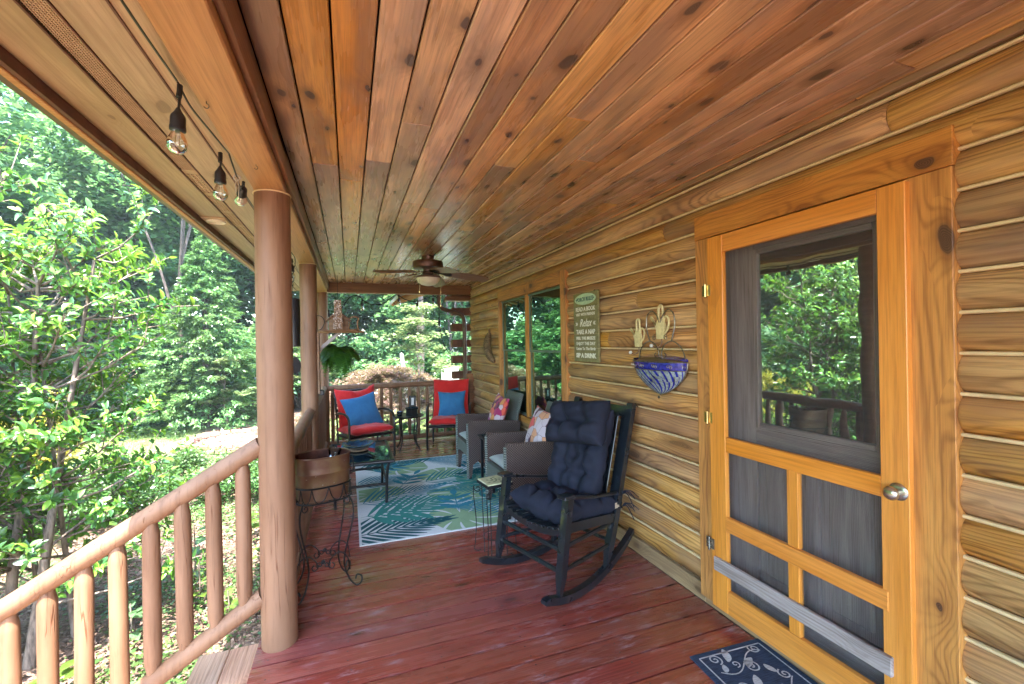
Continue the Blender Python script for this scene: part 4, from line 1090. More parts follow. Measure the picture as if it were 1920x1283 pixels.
# ------------------------------------------------------------------ COFFEE TABLE
ct = empty('coffee_table', (.085, 4.66, 0)); tag(ct, 'low black metal coffee table with a reflecting glass top beside the rug', 'coffee table')
TW, TD, TZ = .56, .88, .435
MB().box((0, 0, TZ), (TW-.03, TD-.03, .006)).build('glass_top', M['table_glass'], ct)
fr = MB(); c4 = [(-TW/2, -TD/2), (TW/2, -TD/2), (TW/2, TD/2), (-TW/2, TD/2)]
fr.tube(bez([(x*.98, y*.985, TZ-.006) for x, y in c4 for _ in (0,)]+[(c4[0][0]*.98, c4[0][1]*.985, TZ-.006)], 1), .015, 10, caps=True)
for i in range(4):
    a = Vector((*c4[i], TZ-.006)); b = Vector((*c4[(i+1) % 4], TZ-.006)); fr.tube([a, b], .0165, 10)
for x, y in c4: fr.lathe([(0, -.0165), (.0165, -.008), (.0165, .008), (0, .0165)], (x, y, TZ-.006), 10)
fr.build('frame', M['bronze_metal'], ct, smooth=True)
for sx in (-1, 1):
    for sy in (-1, 1):
        MB().tube(bez([(sx*TW/2*.98, sy*.28, TZ-.02), (sx*TW/2*.93, sy*.29, TZ-.05), (sx*TW/2*.86, sy*.30, TZ-.10), (sx*TW/2*.82, sy*.30, .2), (sx*TW/2*.80, sy*.30, .003)], 5), .0135, 8).build('leg', M['bronze_metal'], ct, smooth=True)
    MB().tube([(sx*TW/2*.82, -.30, .20), (sx*TW/2*.82, .30, .20)], .011, 8).build('side_bar', M['bronze_metal'], ct)
for sy in (-1, 1): MB().tube([(-TW/2*.82, sy*.30, .185), (TW/2*.82, sy*.30, .185)], .013, 8).build('cross_bar', M['bronze_metal'], ct)
bw = MB(); N = 48
prof = [(.055, 0), (.075, .003), (.10, .02), (.135, .045), (.158, .058), (.162, .062), (.150, .058), (.12, .038), (.08, .016), (0, .012)]
vs = []; fs = []
for (r_, z) in prof:
    for k in range(N):
        a = 2*PI*k/N; fl = 1+.035*math.cos(12*a)*(r_/.16)**3; vs.append((r_*fl*math.cos(a), r_*fl*math.sin(a), z+.004*math.cos(12*a)*(r_/.16)**4))
for i in range(len(prof)-1):
    for k in range(N): fs.append((i*N+k, i*N+(k+1) % N, (i+1)*N+(k+1) % N, (i+1)*N+k))
bw.add(vs, fs); bo = bw.build('glazed_bowl', M['blue_bowl'], None, (.07, 4.72, TZ+.016), smooth='all'); tag(bo, 'shallow blue glazed bowl with a fluted rim on the coffee table', 'bowl')
MB().lathe([(.058, 0), (.092, -.002), (.10, .004), (.09, .012), (.06, .010)], (0, 0, -.0025), 28).build('saucer', M['tan_clay'], bo, smooth=True)

# ------------------------------------------------------------------ RED CUSHIONED METAL CHAIRS
def red_chair(loc, rz, label, cush_label, pil_label, tiltp=.1, lumpy=True, pscale=1.0, tall=0.0):
    """local: +x = sitter's left, -y = front"""
    r0 = empty('patio_chair', loc, rz); tag(r0, label, 'patio chair', 'black metal patio chairs with red cushions')
    bmt = M['bronze_metal']; W2 = .30
    for s in (-1, 1):
        P = bez([(s*W2, -.27, .003), (s*W2, -.275, .30), (s*W2, -.275, .50), (s*W2, -.235, .575), (s*W2, -.12, .605), (s*W2, .06, .60), (s*W2*.98, .22, .575)], 6)
        MB().tube(P, .015, 8, flat=1.0).build('arm_leg', bmt, r0, smooth=True)
        MB().tube(bez([(s*W2*.92, .22, .003), (s*W2*.92, .22, .30), (s*W2*.9, .25, .45), (s*W2*.88, .32, .68), (s*W2*.86, .37, .86+tall)], 5), .0135, 8).build('rear_leg', bmt, r0, smooth=True)
        MB().tube([(s*W2*.95, -.27, .315), (s*W2*.93, .24, .29)], .013, 8).build('side_rail', bmt, r0, smooth=True)
    MB().tube([(-W2, -.26, .315), (W2, -.26, .315)], .015, 8).build('front_rail', bmt, r0, smooth=True)
    MB().tube([(-W2*.9, .24, .29), (W2*.9, .24, .29)], .013, 8).build('rear_rail', bmt, r0, smooth=True)
    for i in range(7): MB().box((0, 0, 0), (.55, .045, .003)).build('seat_strap', bmt, r0, (0, -.21+.07*i, .318-.004*i), (-.05, 0, 0))
    for i in range(6): MB().box((0, 0, 0), (.50, .004, .045)).build('back_strap', bmt, r0, (0, .262+.022*i, .46+.072*i), (-.28, 0, 0))
    MB().tube([(-W2*.86, .37, .86+tall), (W2*.86, .37, .86+tall)], .013, 8).build('top_rail', bmt, r0, smooth=True)
    W0 = Matrix.Translation(Vector(loc)) @ Matrix.Rotation(rz, 4, 'Z')
    mb = cushion(.55, .54, .11, seed=11, p=6, wrinkle=.006, corner=.02)
    o = mb.build('seat_pad', M['red'], smooth='all'); o.matrix_world = W0 @ frame_mat((0, -.03, .375), (1, 0, 0), (0, 1, -.06))
    root = empty('red_cushion', (0, 0, 0)); tag(root, cush_label, 'cushion'); root.matrix_world = W0 @ Matrix.Translation((0, 0, .375))
    o.parent = root; o.matrix_parent_inverse = root.matrix_world.inverted()
    mb = cushion(.53, .56+tall, .11, seed=12, p=6, wrinkle=.010 if lumpy else .005, corner=.05 if lumpy else .02, sag=(lambda u, v: -.02*max(0, v)**2*math.sin(5*u)) if lumpy else None)
    if lumpy: mb.v = [(x, y-(.035*max(0, y/.28)**3)*(1-abs(x/.26)**1.5)+(.02 if x > .2 and y > .2 else 0), z) for x, y, z in mb.v]
    o = mb.build('back_pad', M['red'], smooth='all'); o.matrix_world = W0 @ frame_mat((0, .235, .62+tall/2), (1, 0, 0), (0, .30, .95))
    o.parent = root; o.matrix_parent_inverse = root.matrix_world.inverted()
    mb = cushion(.40*pscale, .38*pscale, .13, seed=13, p=2.6, wrinkle=.005, corner=.10)
    o = mb.build('blue_pillow', M['blue'], smooth='all'); o.matrix_world = W0 @ frame_mat((.02, .115, .585-.02*(1-pscale)), (1, 0, tiltp), (-.0, .34, .94)); tag(o, pil_label, 'pillow')
    return r0
red_chair((.175, 6.30, 0), math.radians(20), 'black metal patio chair with slumped red cushions at the left by the corner post', 'slumped red seat and back cushion on the left patio chair', 'large tilted blue pillow on the left red chair', tiltp=.16, pscale=1.1)
red_chair((1.38, 6.48, 0), math.radians(-17), 'black metal patio chair with a tall red cushion next to the wall corner', 'smooth upright red seat and back cushion on the chair by the wall', 'smaller square blue pillow on the red chair by the wall', tiltp=.02, lumpy=False, pscale=.95, tall=.05)

# ------------------------------------------------------------------ ROUND SIDE TABLE + ORNAMENTS
rt = empty('round_table', (.775, 6.48, 0)); tag(rt, 'small round black metal table between the two red chairs', 'side table')
MB().lathe([(0, -.006), (.20, -.006), (.215, -.010), (.222, 0), (.215, .008), (.20, .006), (0, .006)], (0, 0, .475), 36).build('table_top', M['bronze_metal'], rt, smooth=True)
for i in range(4):
    a = PI/4+i*PI/2; d = Vector((math.cos(a), math.sin(a), 0))
    MB().tube(bez([d*.15+Vector((0, 0, .468)), d*.155+Vector((0, 0, .36)), d*.13+Vector((0, 0, .2)), d*.15+Vector((0, 0, .09)), d*.20+Vector((0, 0, .002))], 5), .010, 7).build('leg', M['bronze_metal'], rt, smooth=True)
MB().tube([(.135*math.cos(a), .135*math.sin(a), .245) for a in np.linspace(0, 2*PI, 25)[:-1]], .006, 6, closed=True).build('ring_brace', M['bronze_metal'], rt, smooth=True)
tf = empty('table_fountain', (.83, 6.47, .484)); tag(tf, 'dark hexagonal table top fountain with an upright slab on the round table', 'fountain')
hexp = lambda r_: [(r_*math.cos(i*PI/3+.3), r_*math.sin(i*PI/3+.3)) for i in range(6)]
MB().prism(hexp(.098), 0, .012).prism(hexp(.09), .012, .085).build('basin', M['black_plastic'], tf)
MB().prism(hexp(.102), .085, .104).build('basin_rim', M['iron'], tf)
MB().box((.01, .02, .185), (.095, .03, .17), ch=.004).build('slab', M['black_plastic'], tf)
MB().box((.01, .003, .19), (.035, .004, .10), ch=.001).build('inlay', M['alum'], tf)
mb = MB()
for i in range(16): a = random.uniform(0, 6.28); q = random.uniform(.02, .075); mb.lathe([(0, -.008), (.010, -.003), (.010, .003), (0, .007)], (q*math.cos(a), q*math.sin(a), .11), 6)
o = mb.build('stones', M['blue_bowl'], tf, smooth=True); o['kind'] = 'stuff'
cup = MB().lathe([(.0, 0), (.032, 0), (.040, .03), (.043, .062), (.039, .060), (.035, .03), (0, .01)], n=20).build('candle_cup', M['blue_bowl'], None, (.655, 6.45, .484), smooth=True); tag(cup, 'small dark round candle cup on the left of the round table', 'candle holder')
MB().box((0, 0, 0), (.05, .004, .045), ch=.001).build('cup_plate', M['black_plastic'], cup, (.0, -.05, .04), (-.5, 0, 0))

# ------------------------------------------------------------------ WICKER CHAIRS
def wicker_chair(loc, rz, label, seat_label):
    """front = -x; width along y"""
    r0 = empty('wicker_chair', loc, rz); tag(r0, label, 'wicker chair', 'brown wicker armchairs against the window wall')
    w = M['wicker']; wf = M['wicker_front']
    D_, W_ = .56, .56
    for s in (-1, 1):
        # side panel with sloping arm top and arched foot
        poly = [(-.28, .035), (-.25, .035), (-.235, .16), (-.16, .21), (.14, .20), (.22, .12), (.25, .035), (.29, .035), (.31, .30), (.325, .575), (.10, .605), (-.27, .625), (-.285, .61)]
        MB().prism(poly, -.024, .024, M=Matrix.Translation((0, s*(W_/2-.025), 0)) @ Matrix.Rotation(PI/2, 4, 'X')).build('side_panel', w, r0)
        MB().tube([(-.283, s*(W_/2-.025), .02), (-.283, s*(W_/2-.025), .612)], .020, 8).build('front_post', wf, r0, smooth=True)
        MB().tube([(-.28, s*(W_/2-.025), .625), (.10, s*(W_/2-.025), .606), (.325, s*(W_/2-.025), .578)], .022, 8).build('arm_top', w, r0, smooth=True)
        for x in (-.265, .27): MB().box((x, s*(W_/2-.025), .018), (.03, .03, .036)).build('foot', M['iron'], r0)
    MB().prism([(-.235, .22), (-.15, .25), (.15, .25), (.235, .22), (.235, .375), (-.235, .375)], -.02, .02, M=Matrix.Translation((-.268, 0, 0)) @ Matrix(((0, 0, 1, 0), (1, 0, 0, 0), (0, 1, 0, 0), (0, 0, 0, 1)))).build('front_apron', wf, r0)
    MB().box((0, 0, .36), (.50, .46, .03)).build('seat_base', w, r0)
    # raked back
    mb = MB(); vs = []; fs = []; N = 8
    for i in range(N+1):
        t = i/N; z = .25+.64*t; x = .235+.075*t+.06*t*t; hw = .25-.015*t
        for (dx, s) in ((-.018, -1), (-.018, 1), (.018, 1), (.018, -1)): vs.append((x+dx, s*hw, z))
    for i in range(N):
        for k in range(4): fs.append((i*4+k, i*4+(k+1) % 4, (i+1)*4+(k+1) % 4, (i+1)*4+k))
    fs.append((3, 2, 1, 0)); fs.append(tuple(N*4+k for k in range(4)))
    mb.add(vs, fs).build('back_panel', wf, r0)
    MB().tube([(.37, -.235, .885), (.37, .235, .885)], .020, 8).build('back_top', wf, r0, smooth=True)
    mb = cushion(.50, .455, .075, seed=21, p=7, wrinkle=.001)
    o = mb.build('seat_cushion', M['seatgrey'], smooth='all'); W0 = Matrix.Translation(Vector(loc)) @ Matrix.Rotation(rz, 4, 'Z')
    o.matrix_world = W0 @ frame_mat((-.02, 0, .413), (1, 0, 0), (0, 1, 0)); tag(o, seat_label, 'cushion')
    MB().tube([(.25*a, .225*b, .0) for a, b in ((-1, -.97), (-1, .97), (-.97, 1), (.97, 1), (1, .97), (1, -.97), (.97, -1), (-.97, -1))], .004, 5, closed=True).build('piping', M['seatgrey'], o)
    return r0, W0
_, Wa = wicker_chair((1.49, 5.01, 0), 0, 'wicker armchair farther from the camera, between the window and the red chair', 'pale grey seat cushion on the farther wicker armchair')
_, Wb = wicker_chair((1.50, 3.81, 0), math.radians(1.5), 'wicker armchair nearer the camera, half hidden behind the rocking chair', 'pale grey seat cushion on the nearer wicker armchair')
for Wm, mt, lb, sd_ in ((Wa, 'floral_a', 'plum and orange floral pillow on the farther wicker armchair', 31), (Wb, 'floral_b', 'pale lilac and red floral pillow on the nearer wicker armchair', 32)):
    o = cushion(.42, .42, .13, seed=sd_, p=2.6, corner=.08, wrinkle=.004).build('floral_pillow', M[mt], smooth='all')
    o.matrix_world = Wm @ frame_mat((.135, -.03, .655), (.04, 1, .05), (.34, 0, .94)); tag(o, lb, 'pillow')
gt = empty('glass_table', (1.53, 4.41, 0)); tag(gt, 'small dark side table with a glass top between the two wicker armchairs', 'side table')
MB().box((0, 0, .505), (.47, .44, .006)).build('glass_top', M['table_glass'], gt)
mb = MB()
for a, b in (((-.235, -.22), (.235, -.22)), ((.235, -.22), (.235, .22)), ((.235, .22), (-.235, .22)), ((-.235, .22), (-.235, -.22))): mb.box(((a[0]+b[0])/2, (a[1]+b[1])/2, .5), (abs(a[0]-b[0])+.024, abs(a[1]-b[1])+.024, .022), ch=.003)
mb.build('table_rim', M['bronze_metal'], gt)
for sx in (-1, 1):
    for sy in (-1, 1): MB().box((sx*.21, sy*.195, .245), (.025, .025, .488)).build('leg', M['bronze_metal'], gt)
MB().box((0, 0, .2), (.40, .37, .02)).build('shelf', M['bronze_metal'], gt)
nb = MB().box((0, 0, 0), (.10, .06, .014), ch=.003).build('note_book', M['fan_metal'], None, (1.50, 4.45, .524), (0, 0, .3)); tag(nb, 'small reddish pad lying on the glass side table', 'notebook')

# ------------------------------------------------------------------ CEILING FAN
cf = empty('ceiling_fan', (.79, 4.68, CZ)); tag(cf, 'bronze ceiling fan with five wooden blades and a frosted light bowl', 'ceiling fan')
MB().lathe([(.0, -.001), (.065, -.001), (.066, -.02), (.058, -.045), (.03, -.05), (.03, -.058)], n=28).build('canopy', M['fan_metal'], cf, smooth=True)
MB().lathe([(.03, -.045), (.10, -.05), (.152, -.058), (.158, -.068), (.158, -.115), (.15, -.128), (.09, -.135), (.05, -.138)], n=40).build('motor_housing', M['fan_metal'], cf, smooth=True)
MB().lathe([(.05, -.136), (.05, -.165), (.062, -.175), (.062, -.188), (.04, -.196), (.105, -.206), (.128, -.214), (.13, -.228), (.122, -.232)], n=32).build('switch_housing', M['brown_metal'], cf, smooth=True)
MB().lathe([(.122, -.230), (.118, -.25), (.10, -.278), (.07, -.298), (.03, -.308), (0, -.311)], n=32).build('light_bowl', M['milk'], cf, smooth=True)
for i in range(5):
    a = math.radians(67+72*i); R1 = Matrix.Rotation(a, 4, 'Z')
    mb = MB(); dip = math.tan(math.radians(7))
    poly = [(.17, -.055), (.22, -.066), (.45, -.076), (.60, -.072), (.635, -.052), (.65, 0), (.635, .052), (.60, .072), (.45, .076), (.22, .066), (.17, .055)]
    Mb = R1 @ Matrix.Translation((0, 0, -.155)) @ Matrix.Rotation(math.radians(7), 4, 'Y') @ Matrix.Rotation(math.radians(-15), 4, 'X')
    mb.prism(poly, -.004, .004)
    bl = mb.build('blade', M['fan_blade'], cf); bl.matrix_local = Mb
    k = MB(); k.prism([(.06, -.016), (.13, -.013), (.19, -.034), (.235, -.034), (.26, 0), (.235, .034), (.19, .034), (.13, .013), (.06, .016)], -.009, -.0045)
    k.build('blade_iron', M['iron'], bl)
for dx, L in ((-.10, .16), (.115, .30)):
    P = [(dx, -.06, -.21), (dx*1.0, -.06, -.21-L)]
    MB().tube(P, .0012, 5).lathe([(0, 0), (.005, .004), (.006, .02), (0, .026)], (dx, -.06, -.21-L-.025), 8).build('pull_chain', M['brass'], cf)

# ------------------------------------------------------------------ STRING LIGHTS
def cord(P, r=.0035, parent=None): return MB().tube(bez(P, 8), r, 6).build('cord', M['black_plastic'], parent, smooth=True)
def bulb(p, parent, drop=.045, tilt=(0, 0, 0), s=1.0):
    e = MB(); p = Vector(p)
    e.tube([(0, 0, .02), (.004, 0, .0), (0, 0, -drop)], .0042*s, 6)
    e.lathe([(.006, -drop+.012), (.012, -drop), (.021, -drop-.012), (.0225, -drop-.02), (.0225, -drop-.042), (.024, -drop-.046), (.024, -drop-.056), (.019, -drop-.058)], n=16)
    e.tube([(0, .008, .03), (.001, .004, 0.01), (0, 0, -.01)], .009*s, 8)
    e.v = [(x*.9, y*.9, z) for x, y, z in e.v]; so_ = e.build('lamp_holder', M['black_plastic'], parent, p, tilt, smooth=True)
    g_ = MB().lathe([(.015, -drop-.056), (.016, -drop-.064), (.024, -drop-.082), (.027, -drop-.096), (.025, -drop-.110), (.017, -drop-.121), (0, -drop-.126)], n=20)
    g_.build('bulb', M['glass'], so_, smooth=True)
    MB().tube([(.004, 0, -drop-.07), (.006, 0, -drop-.1), (-.006, 0, -drop-.1), (-.004, 0, -drop-.07)], .0008, 4).build('filament', M['brass'], so_)
    return so_
sl = empty('string_lights', (-.45, 2, 2.27)); tag(sl, 'black cord of clear bulb string lights along the outer side of the front beam', 'string lights')
def rel(P, o): return [Vector(p)-o.location for p in P]
cord(rel([(-.455, -1.0, 2.27), (-.455, .3, 2.262), (-.455, 1.2, 2.262), (-.470, 1.59, 2.297)], sl), parent=sl)
cord(rel([(-.470, 1.60, 2.297), (-.466, 1.70, 2.275), (-.452, 1.88, 2.272), (-.447, 2.10, 2.287)], sl), parent=sl)
cord(rel([(-.447, 2.10, 2.287), (-.448, 2.18, 2.262), (-.452, 2.27, 2.245), (-.452, 2.36, 2.225), (-.46, 2.9, 2.235), (-.46, 3.4, 2.262), (-.46, 3.9, 2.23), (-.46, 4.4, 2.262), (-.46, 5.2, 2.225), (-.45, 6.2, 2.262), (-.40, 7.0, 2.22)], sl), parent=sl)
bulb(rel([(-.468, 1.60, 2.262)], sl)[0], sl, .055, (0, .04, 0)); bulb(rel([(-.478, 2.10, 2.258)], sl)[0], sl, .04)
bulb(rel([(-.45, 2.37, 2.238)], sl)[0], sl, .0, (1.2, 0, .3), .8)
for yy in (3.4, 3.95, 4.35, 5.3, 6.3): bulb(rel([(-.46, yy, 2.235)], sl)[0], sl, .03)
rb = empty('cloth_tie', (-.452, 2.26, 2.245)); mb = MB()
mb.tube([(.012*math.cos(a), .004, .012*math.sin(a)) for a in np.linspace(0, 2*PI, 13)[:-1]], .004, 5, closed=True)
for k in (0, 1): mb.tube(bez([(0, 0, 0), (-.004+.012*k, -.005, -.03), (.010*k-.004, 0, -.07-.015*k)], 5), .0042, 5, flat=.4)
mb.build('ribbon', M['ribbon'], rb); tag(rb, 'white rag tied round the light cord by the near post', 'cloth strip')
sf = empty('string_lights', (.5, 7.16, 2.2)); tag(sf, 'black cord of clear bulb string lights strung in swags under the far end beam', 'string lights')
cord(rel([(-.36, 7.1, 1.95), (-.16, 7.13, 1.97), (.02, 7.15, 2.205), (.15, 7.16, 2.235), (.24, 7.16, 2.15), (.36, 7.16, 2.105), (.52, 7.16, 2.13), (.70, 7.16, 2.262), (.85, 7.16, 2.19), (1.02, 7.16, 2.165), (1.26, 7.16, 2.25), (1.36, 7.16, 2.20), (1.375, 7.16, 1.98), (1.38, 7.16, 1.80), (1.43, 7.16, 1.50), (1.55, 7.16, 1.30)], sf), .0075, sf)
for p in ((-.27, 7.12, 1.99), (.20, 7.16, 2.16), (.745, 7.16, 2.235), (1.03, 7.16, 2.165), (1.285, 7.16, 2.245), (1.376, 7.16, 1.88)): bulb(rel([p], sf)[0], sf, .02, s=1.5)
# hooks under the beam
for (x, y) in ((-.405, 1.63), (-.355, 2.13), (-.33, 3.95)):
    o = MB().tube([(0, 0, .0), (0, 0, -.008)]+[Vector((.007*math.sin(a)-.0, 0, -.015+.007*math.cos(a))) for a in np.linspace(0, 4.4, 10)], .0014, 5).build('cup_hook', M['silver_wire'], None, (x, y, 2.266), smooth=True)
    tag(o, 'small wire cup hook under the front beam, %s' % {1.63: 'nearest the camera', 2.13: 'just before the near post', 3.95: 'by the wind chime chain'}[y], 'hook')

# ------------------------------------------------------------------ WIND CHIME between the first two posts
wc = empty('wind_chime', (-.42, 4.0, 1.68)); tag(wc, 'black bell wind chime with an oval wind catcher hanging by the middle post', 'wind chime')
vs = MB().lathe([(.02, .20), (.048, .198), (.052, .19), (.052, -.19), (.049, -.19), (.049, .185)], n=28); vs.build('bell', M['black_plastic'], wc, smooth=True)
mb = MB(); mb.tube([(0, 0, .2), (0, 0, .30)], .002, 5)
for i in range(4): mb.tube([(.010*math.cos(a)*(1 if i % 2 else .3), .010*math.cos(a)*(.3 if i % 2 else 1), .32+.034*i+.020*math.sin(a)) for a in np.linspace(0, 2*PI, 13)[:-1]], .0028, 5, closed=True)
mb.tube(bez([(0, 0, .445), (.02, 0, .47), (.02, 0, .53), (0, 0, .565), (-.015, 0, .58), (-.02, 0, .565)], 6), .0032, 6)
mb.tube(bez([(0, 0, .44), (-.03, 0, .48), (-.05, 0, .56), (-.04, 0, .60)], 6), .002, 5)
mb.build('chain', M['iron'], wc, smooth=True)
MB().tube([(0, 0, .18), (0, 0, -.27)], .0012, 5).build('cord', M['iron'], wc)
poly = [(.042*math.sin(a), .062*(-math.cos(a))*(1 if -math.cos(a) < 0 else 1.15)) for a in np.linspace(0, 2*PI, 25)[:-1]]
MB().prism(poly, -.003, .003, M=Matrix.Translation((.01, 0, -.345)) @ Matrix.Rotation(.3, 4, 'Z') @ Matrix.Rotation(PI/2, 4, 'X')).build('wind_catcher', M['bronze_metal'], wc)

# ------------------------------------------------------------------ SHELF BRACKET + BIRD HOUSE on the middle post
br = empty('wall_bracket', (-.27, 4.60, 1.3)); tag(br, 'weathered wooden shelf bracket fixed to the middle post', 'bracket')
MB().box((0, 0, .03), (.02, .09, .58), ch=.003).build('back_plate', M['bird_wood'], br)
MB().box((.205, 0, .322), (.41, .12, .018), ch=.003).build('shelf', M['bird_wood'], br)
MB().box((0, 0, 0), (.25, .035, .032), ch=.003).build('brace', M['grey'], br, (.095, 0, .235), (0, -math.radians(42), 0))
MB().tube(bez([(-.02, 0, .48), (.03, 0, .47), (.055, 0, .42), (.03, 0, .355), (.0, 0, .34)], 6), .004, 6).build('iron_hook', M['iron'], br, smooth=True)
MB().box((.02, 0, -.25), (.05, .06, .05), ch=.008).build('hook_block', M['black_plastic'], br)
bh = empty('bird_house', (-.095, 4.60, 1.631)); tag(bh, 'rustic bird house with a tall pebble covered chimney on the bracket shelf', 'bird house')
MB().box((.005, 0, .055), (.17, .13, .11), ch=.003).prism([(-.08, .11), (.09, .11), (.005, .17)], -.065, .065, M=Matrix.Rotation(PI/2, 4, 'X')).build('body', M['bird_wood'], bh)
for s in (-1, 1): MB().box((0, 0, 0), (.15, .16, .012), ch=.002).build('roof_board', M['bird_wood'], bh, (.005+s*.055, 0, .142), (0, s*math.radians(40), 0))
MB().box((.03, -.005, .004), (.30, .15, .010), ch=.002).build('floor_board', M['bird_wood'], bh)
chm = MB().prism([(-.046, 0), (.046, 0), (.032, .28), (-.024, .28)], -.035, .035, M=Matrix.Translation((0, -.07, .01)) @ Matrix.Rotation(PI/2, 4, 'X')).build('chimney', M['bird_wood'], bh)
pm = MB().lathe([(0, -.003), (.0055, -.001), (.005, .003), (0, .005)], n=6).mesh('pebble', M['pebble'], True)
for i in range(150):
    t = random.random(); w_ = .043-.014*t; o = mobj('pebble', pm, chm, (random.uniform(-w_, w_)+.001*t, -.108 if random.random() < .8 else -.106, .012+.275*t), (PI/2+random.uniform(-.3, .3), 0, random.uniform(0, 3))); sc_ = random.uniform(.9, 1.6); o.scale = (sc_, sc_*random.uniform(.6, 1), 1)
mb = MB(); mb.tube(bez([(.10, -.05, .12), (.15, -.055, .135), (.185, -.05, .12), (.175, -.05, .07), (.185, -.05, .0)], 6), .008, 6); mb.tube(bez([(.09, -.05, .0), (.10, -.06, .05), (.10, -.05, .12)], 5), .006, 6)
mb.tube([(.10, -.055, .006), (.19, -.055, .006)], .012, 6)
mb.build('twig_porch', M['bird_wood'], bh, smooth=True)

# ------------------------------------------------------------------ THINGS ON THE WALL
def text_mesh(txt, size, mat, name, bold=0.0, width=None, shear=0.0, ext=.0006):
    c = bpy.data.curves.new(name, 'FONT'); c.body = txt; c.size = size; c.align_x = 'CENTER'; c.align_y = 'CENTER'; c.extrude = ext; c.offset = bold; c.shear = shear; c.resolution_u = 2
    tmp = bpy.data.objects.new('tmp', c); COL.objects.link(tmp)
    dg = bpy.context.evaluated_depsgraph_get(); me = bpy.data.meshes.new_from_object(tmp.evaluated_get(dg)); bpy.data.objects.remove(tmp)
    me.name = name; me.materials.clear(); me.materials.append(M[mat])
    if width:
        n = len(me.vertices); a = np.empty(n*3, np.float32); me.vertices.foreach_get('co', a); a = a.reshape(-1, 3)
        w = a[:, 0].max()-a[:, 0].min(); a[:, 0] *= width/w; me.vertices.foreach_set('co', a.ravel())
    return me
# sign faces -x: local x -> world -y, local y -> world z, local z -> world -x
FACE = Matrix(((0, 0, -1, 0), (-1, 0, 0, 0), (0, 1, 0, 0), (0, 0, 0, 1)))
sg = empty('porch_rules_sign', (1.842, 3.245, 1.61)); tag(sg, 'tall olive wooden sign headed porch rules, hanging right of the window', 'sign')
SW_, SH_ = .40, .575
for i in range(5):
    hh = SH_/5; o = MB().box((0, 0, 0), (SW_, .018, hh-.0015), ch=.002).build('sign_plank', M['sign_green'], sg, (0, 0, -SH_/2+hh*(i+.5)), (0, 0, PI/2))
rows = [('READ A BOOK', .150, .050, .32, .0012), ('VISIT WITH FRIENDS', .106, .032, .31, .0006), ('TAKE A NAP', -.040, .052, .31, .0012), ('FEEL THE BREEZE', -.092, .034, .31, .001), ('ENJOY THE DAY', -.136, .036, .31, .0006), ('Listen To The Birds', -.178, .034, .31, .0006), ('SIP A DRINK', -.236, .050, .33, .0026)]
for txt, z, s, w, b in rows:
    o = mobj('lettering', text_mesh(txt, s, 'letter_white', 'lettering', b, w), sg); o.matrix_local = Matrix.Translation((-.0102, 0, z)) @ FACE
o = mobj('lettering', text_mesh('Relax', .092, 'letter_white', 'lettering', .0006, .20, .35), sg); o.matrix_local = Matrix.Translation((-.0102, 0, .034)) @ FACE
for s in (-1, 1):
    o = mobj('lettering', text_mesh('»' if s < 0 else '«', .06, 'letter_white', 'lettering', .0004, .035), sg); o.matrix_local = Matrix.Translation((-.0102, -s*.145, .034)) @ FACE
MB().prism([(.172*math.cos(a), .046*math.sin(a)) for a in np.linspace(0, 2*PI, 33)[:-1]], 0, .003, M=Matrix.Translation((-.009, 0, .232)) @ FACE).build('oval_plate', M['sign_mint'], sg)
o = mobj('lettering', text_mesh('•PORCH RULES•', .046, 'sign_teal', 'lettering', .0012, .30), sg); o.matrix_local = Matrix.Translation((-.0128, 0, .230)) @ FACE
MB().tube([(0, -.12, .285), (.02, -.12, .30)], .003, 5).build('hanger', M['iron'], sg)

# heart shaped wall basket
wbk = empty('wall_basket', (1.853, 2.318, 1.37)); tag(wbk, 'wire heart wall basket with a blue and pale mosaic glass bowl', 'wall planter')
BW = .245
rings_ = []
nA, nZ = 25, 9
# half bowl split into slanted strips of coloured glass, each its own part
def bowlpt(u, v):      # u -1..1 across (world -y), v 0..1 down
    w = BW*(1-v**2.1)**.75 if v < 1 else 0
    a = u*PI/2
    return Vector((-.016-.095*math.cos(a)*(1-v**1.6)**.8, -w*math.sin(a), -.012-.205*v))
def quadstrip(u0, u1, v0, v1, sl, mat, name):
    mb = MB(); n = 5; vs_ = []
    for i in range(n+1):
        v = v0+(v1-v0)*i/n; sh = sl*(v-v0)
        for u in (u0+sh, u1+sh): vs_.append(bowlpt(max(-1, min(1, u)), v))
    c0 = bowlpt((u0+u1)/2, (v0+v1)/2)
    vs2 = [p+Vector((.004, 0, 0)) for p in vs_]
    mb.add([p for p in vs_]+vs2, [(2*i, 2*i+1, 2*i+3, 2*i+2) for i in range(n)]+[(2*(n+1)+2*i+2, 2*(n+1)+2*i+3, 2*(n+1)+2*i+1, 2*(n+1)+2*i) for i in range(n)])
    return mb.build(name, M[mat], wbk, smooth=True)
for i in range(12):
    u0 = -1+i/6; quadstrip(u0+.006, u0+1/6-.006, .0, .22, 0, 'blue_glass', 'glass_tile')
for i in range(-8, 13):
    u0 = -1+i/6
    if u0 > 1: break
    jj = .02*math.sin(i*2.7); m1 = .50+.10*math.sin(i*1.9)
    quadstrip(u0, u0+.105+jj, .235, m1, .5, 'pale_glass', 'glass_tile'); quadstrip(u0+.108+jj, u0+1/6-.004, .235, m1, .5, 'blue_glass', 'glass_tile')
    b0 = u0+.5*(m1-.235)+.05; quadstrip(b0, b0+.10-jj, m1+.006, .97, .5, 'pale_glass', 'glass_tile'); quadstrip(b0+.103-jj, b0+1/6-.004, m1+.006, .97, .5, 'blue_glass', 'glass_tile')
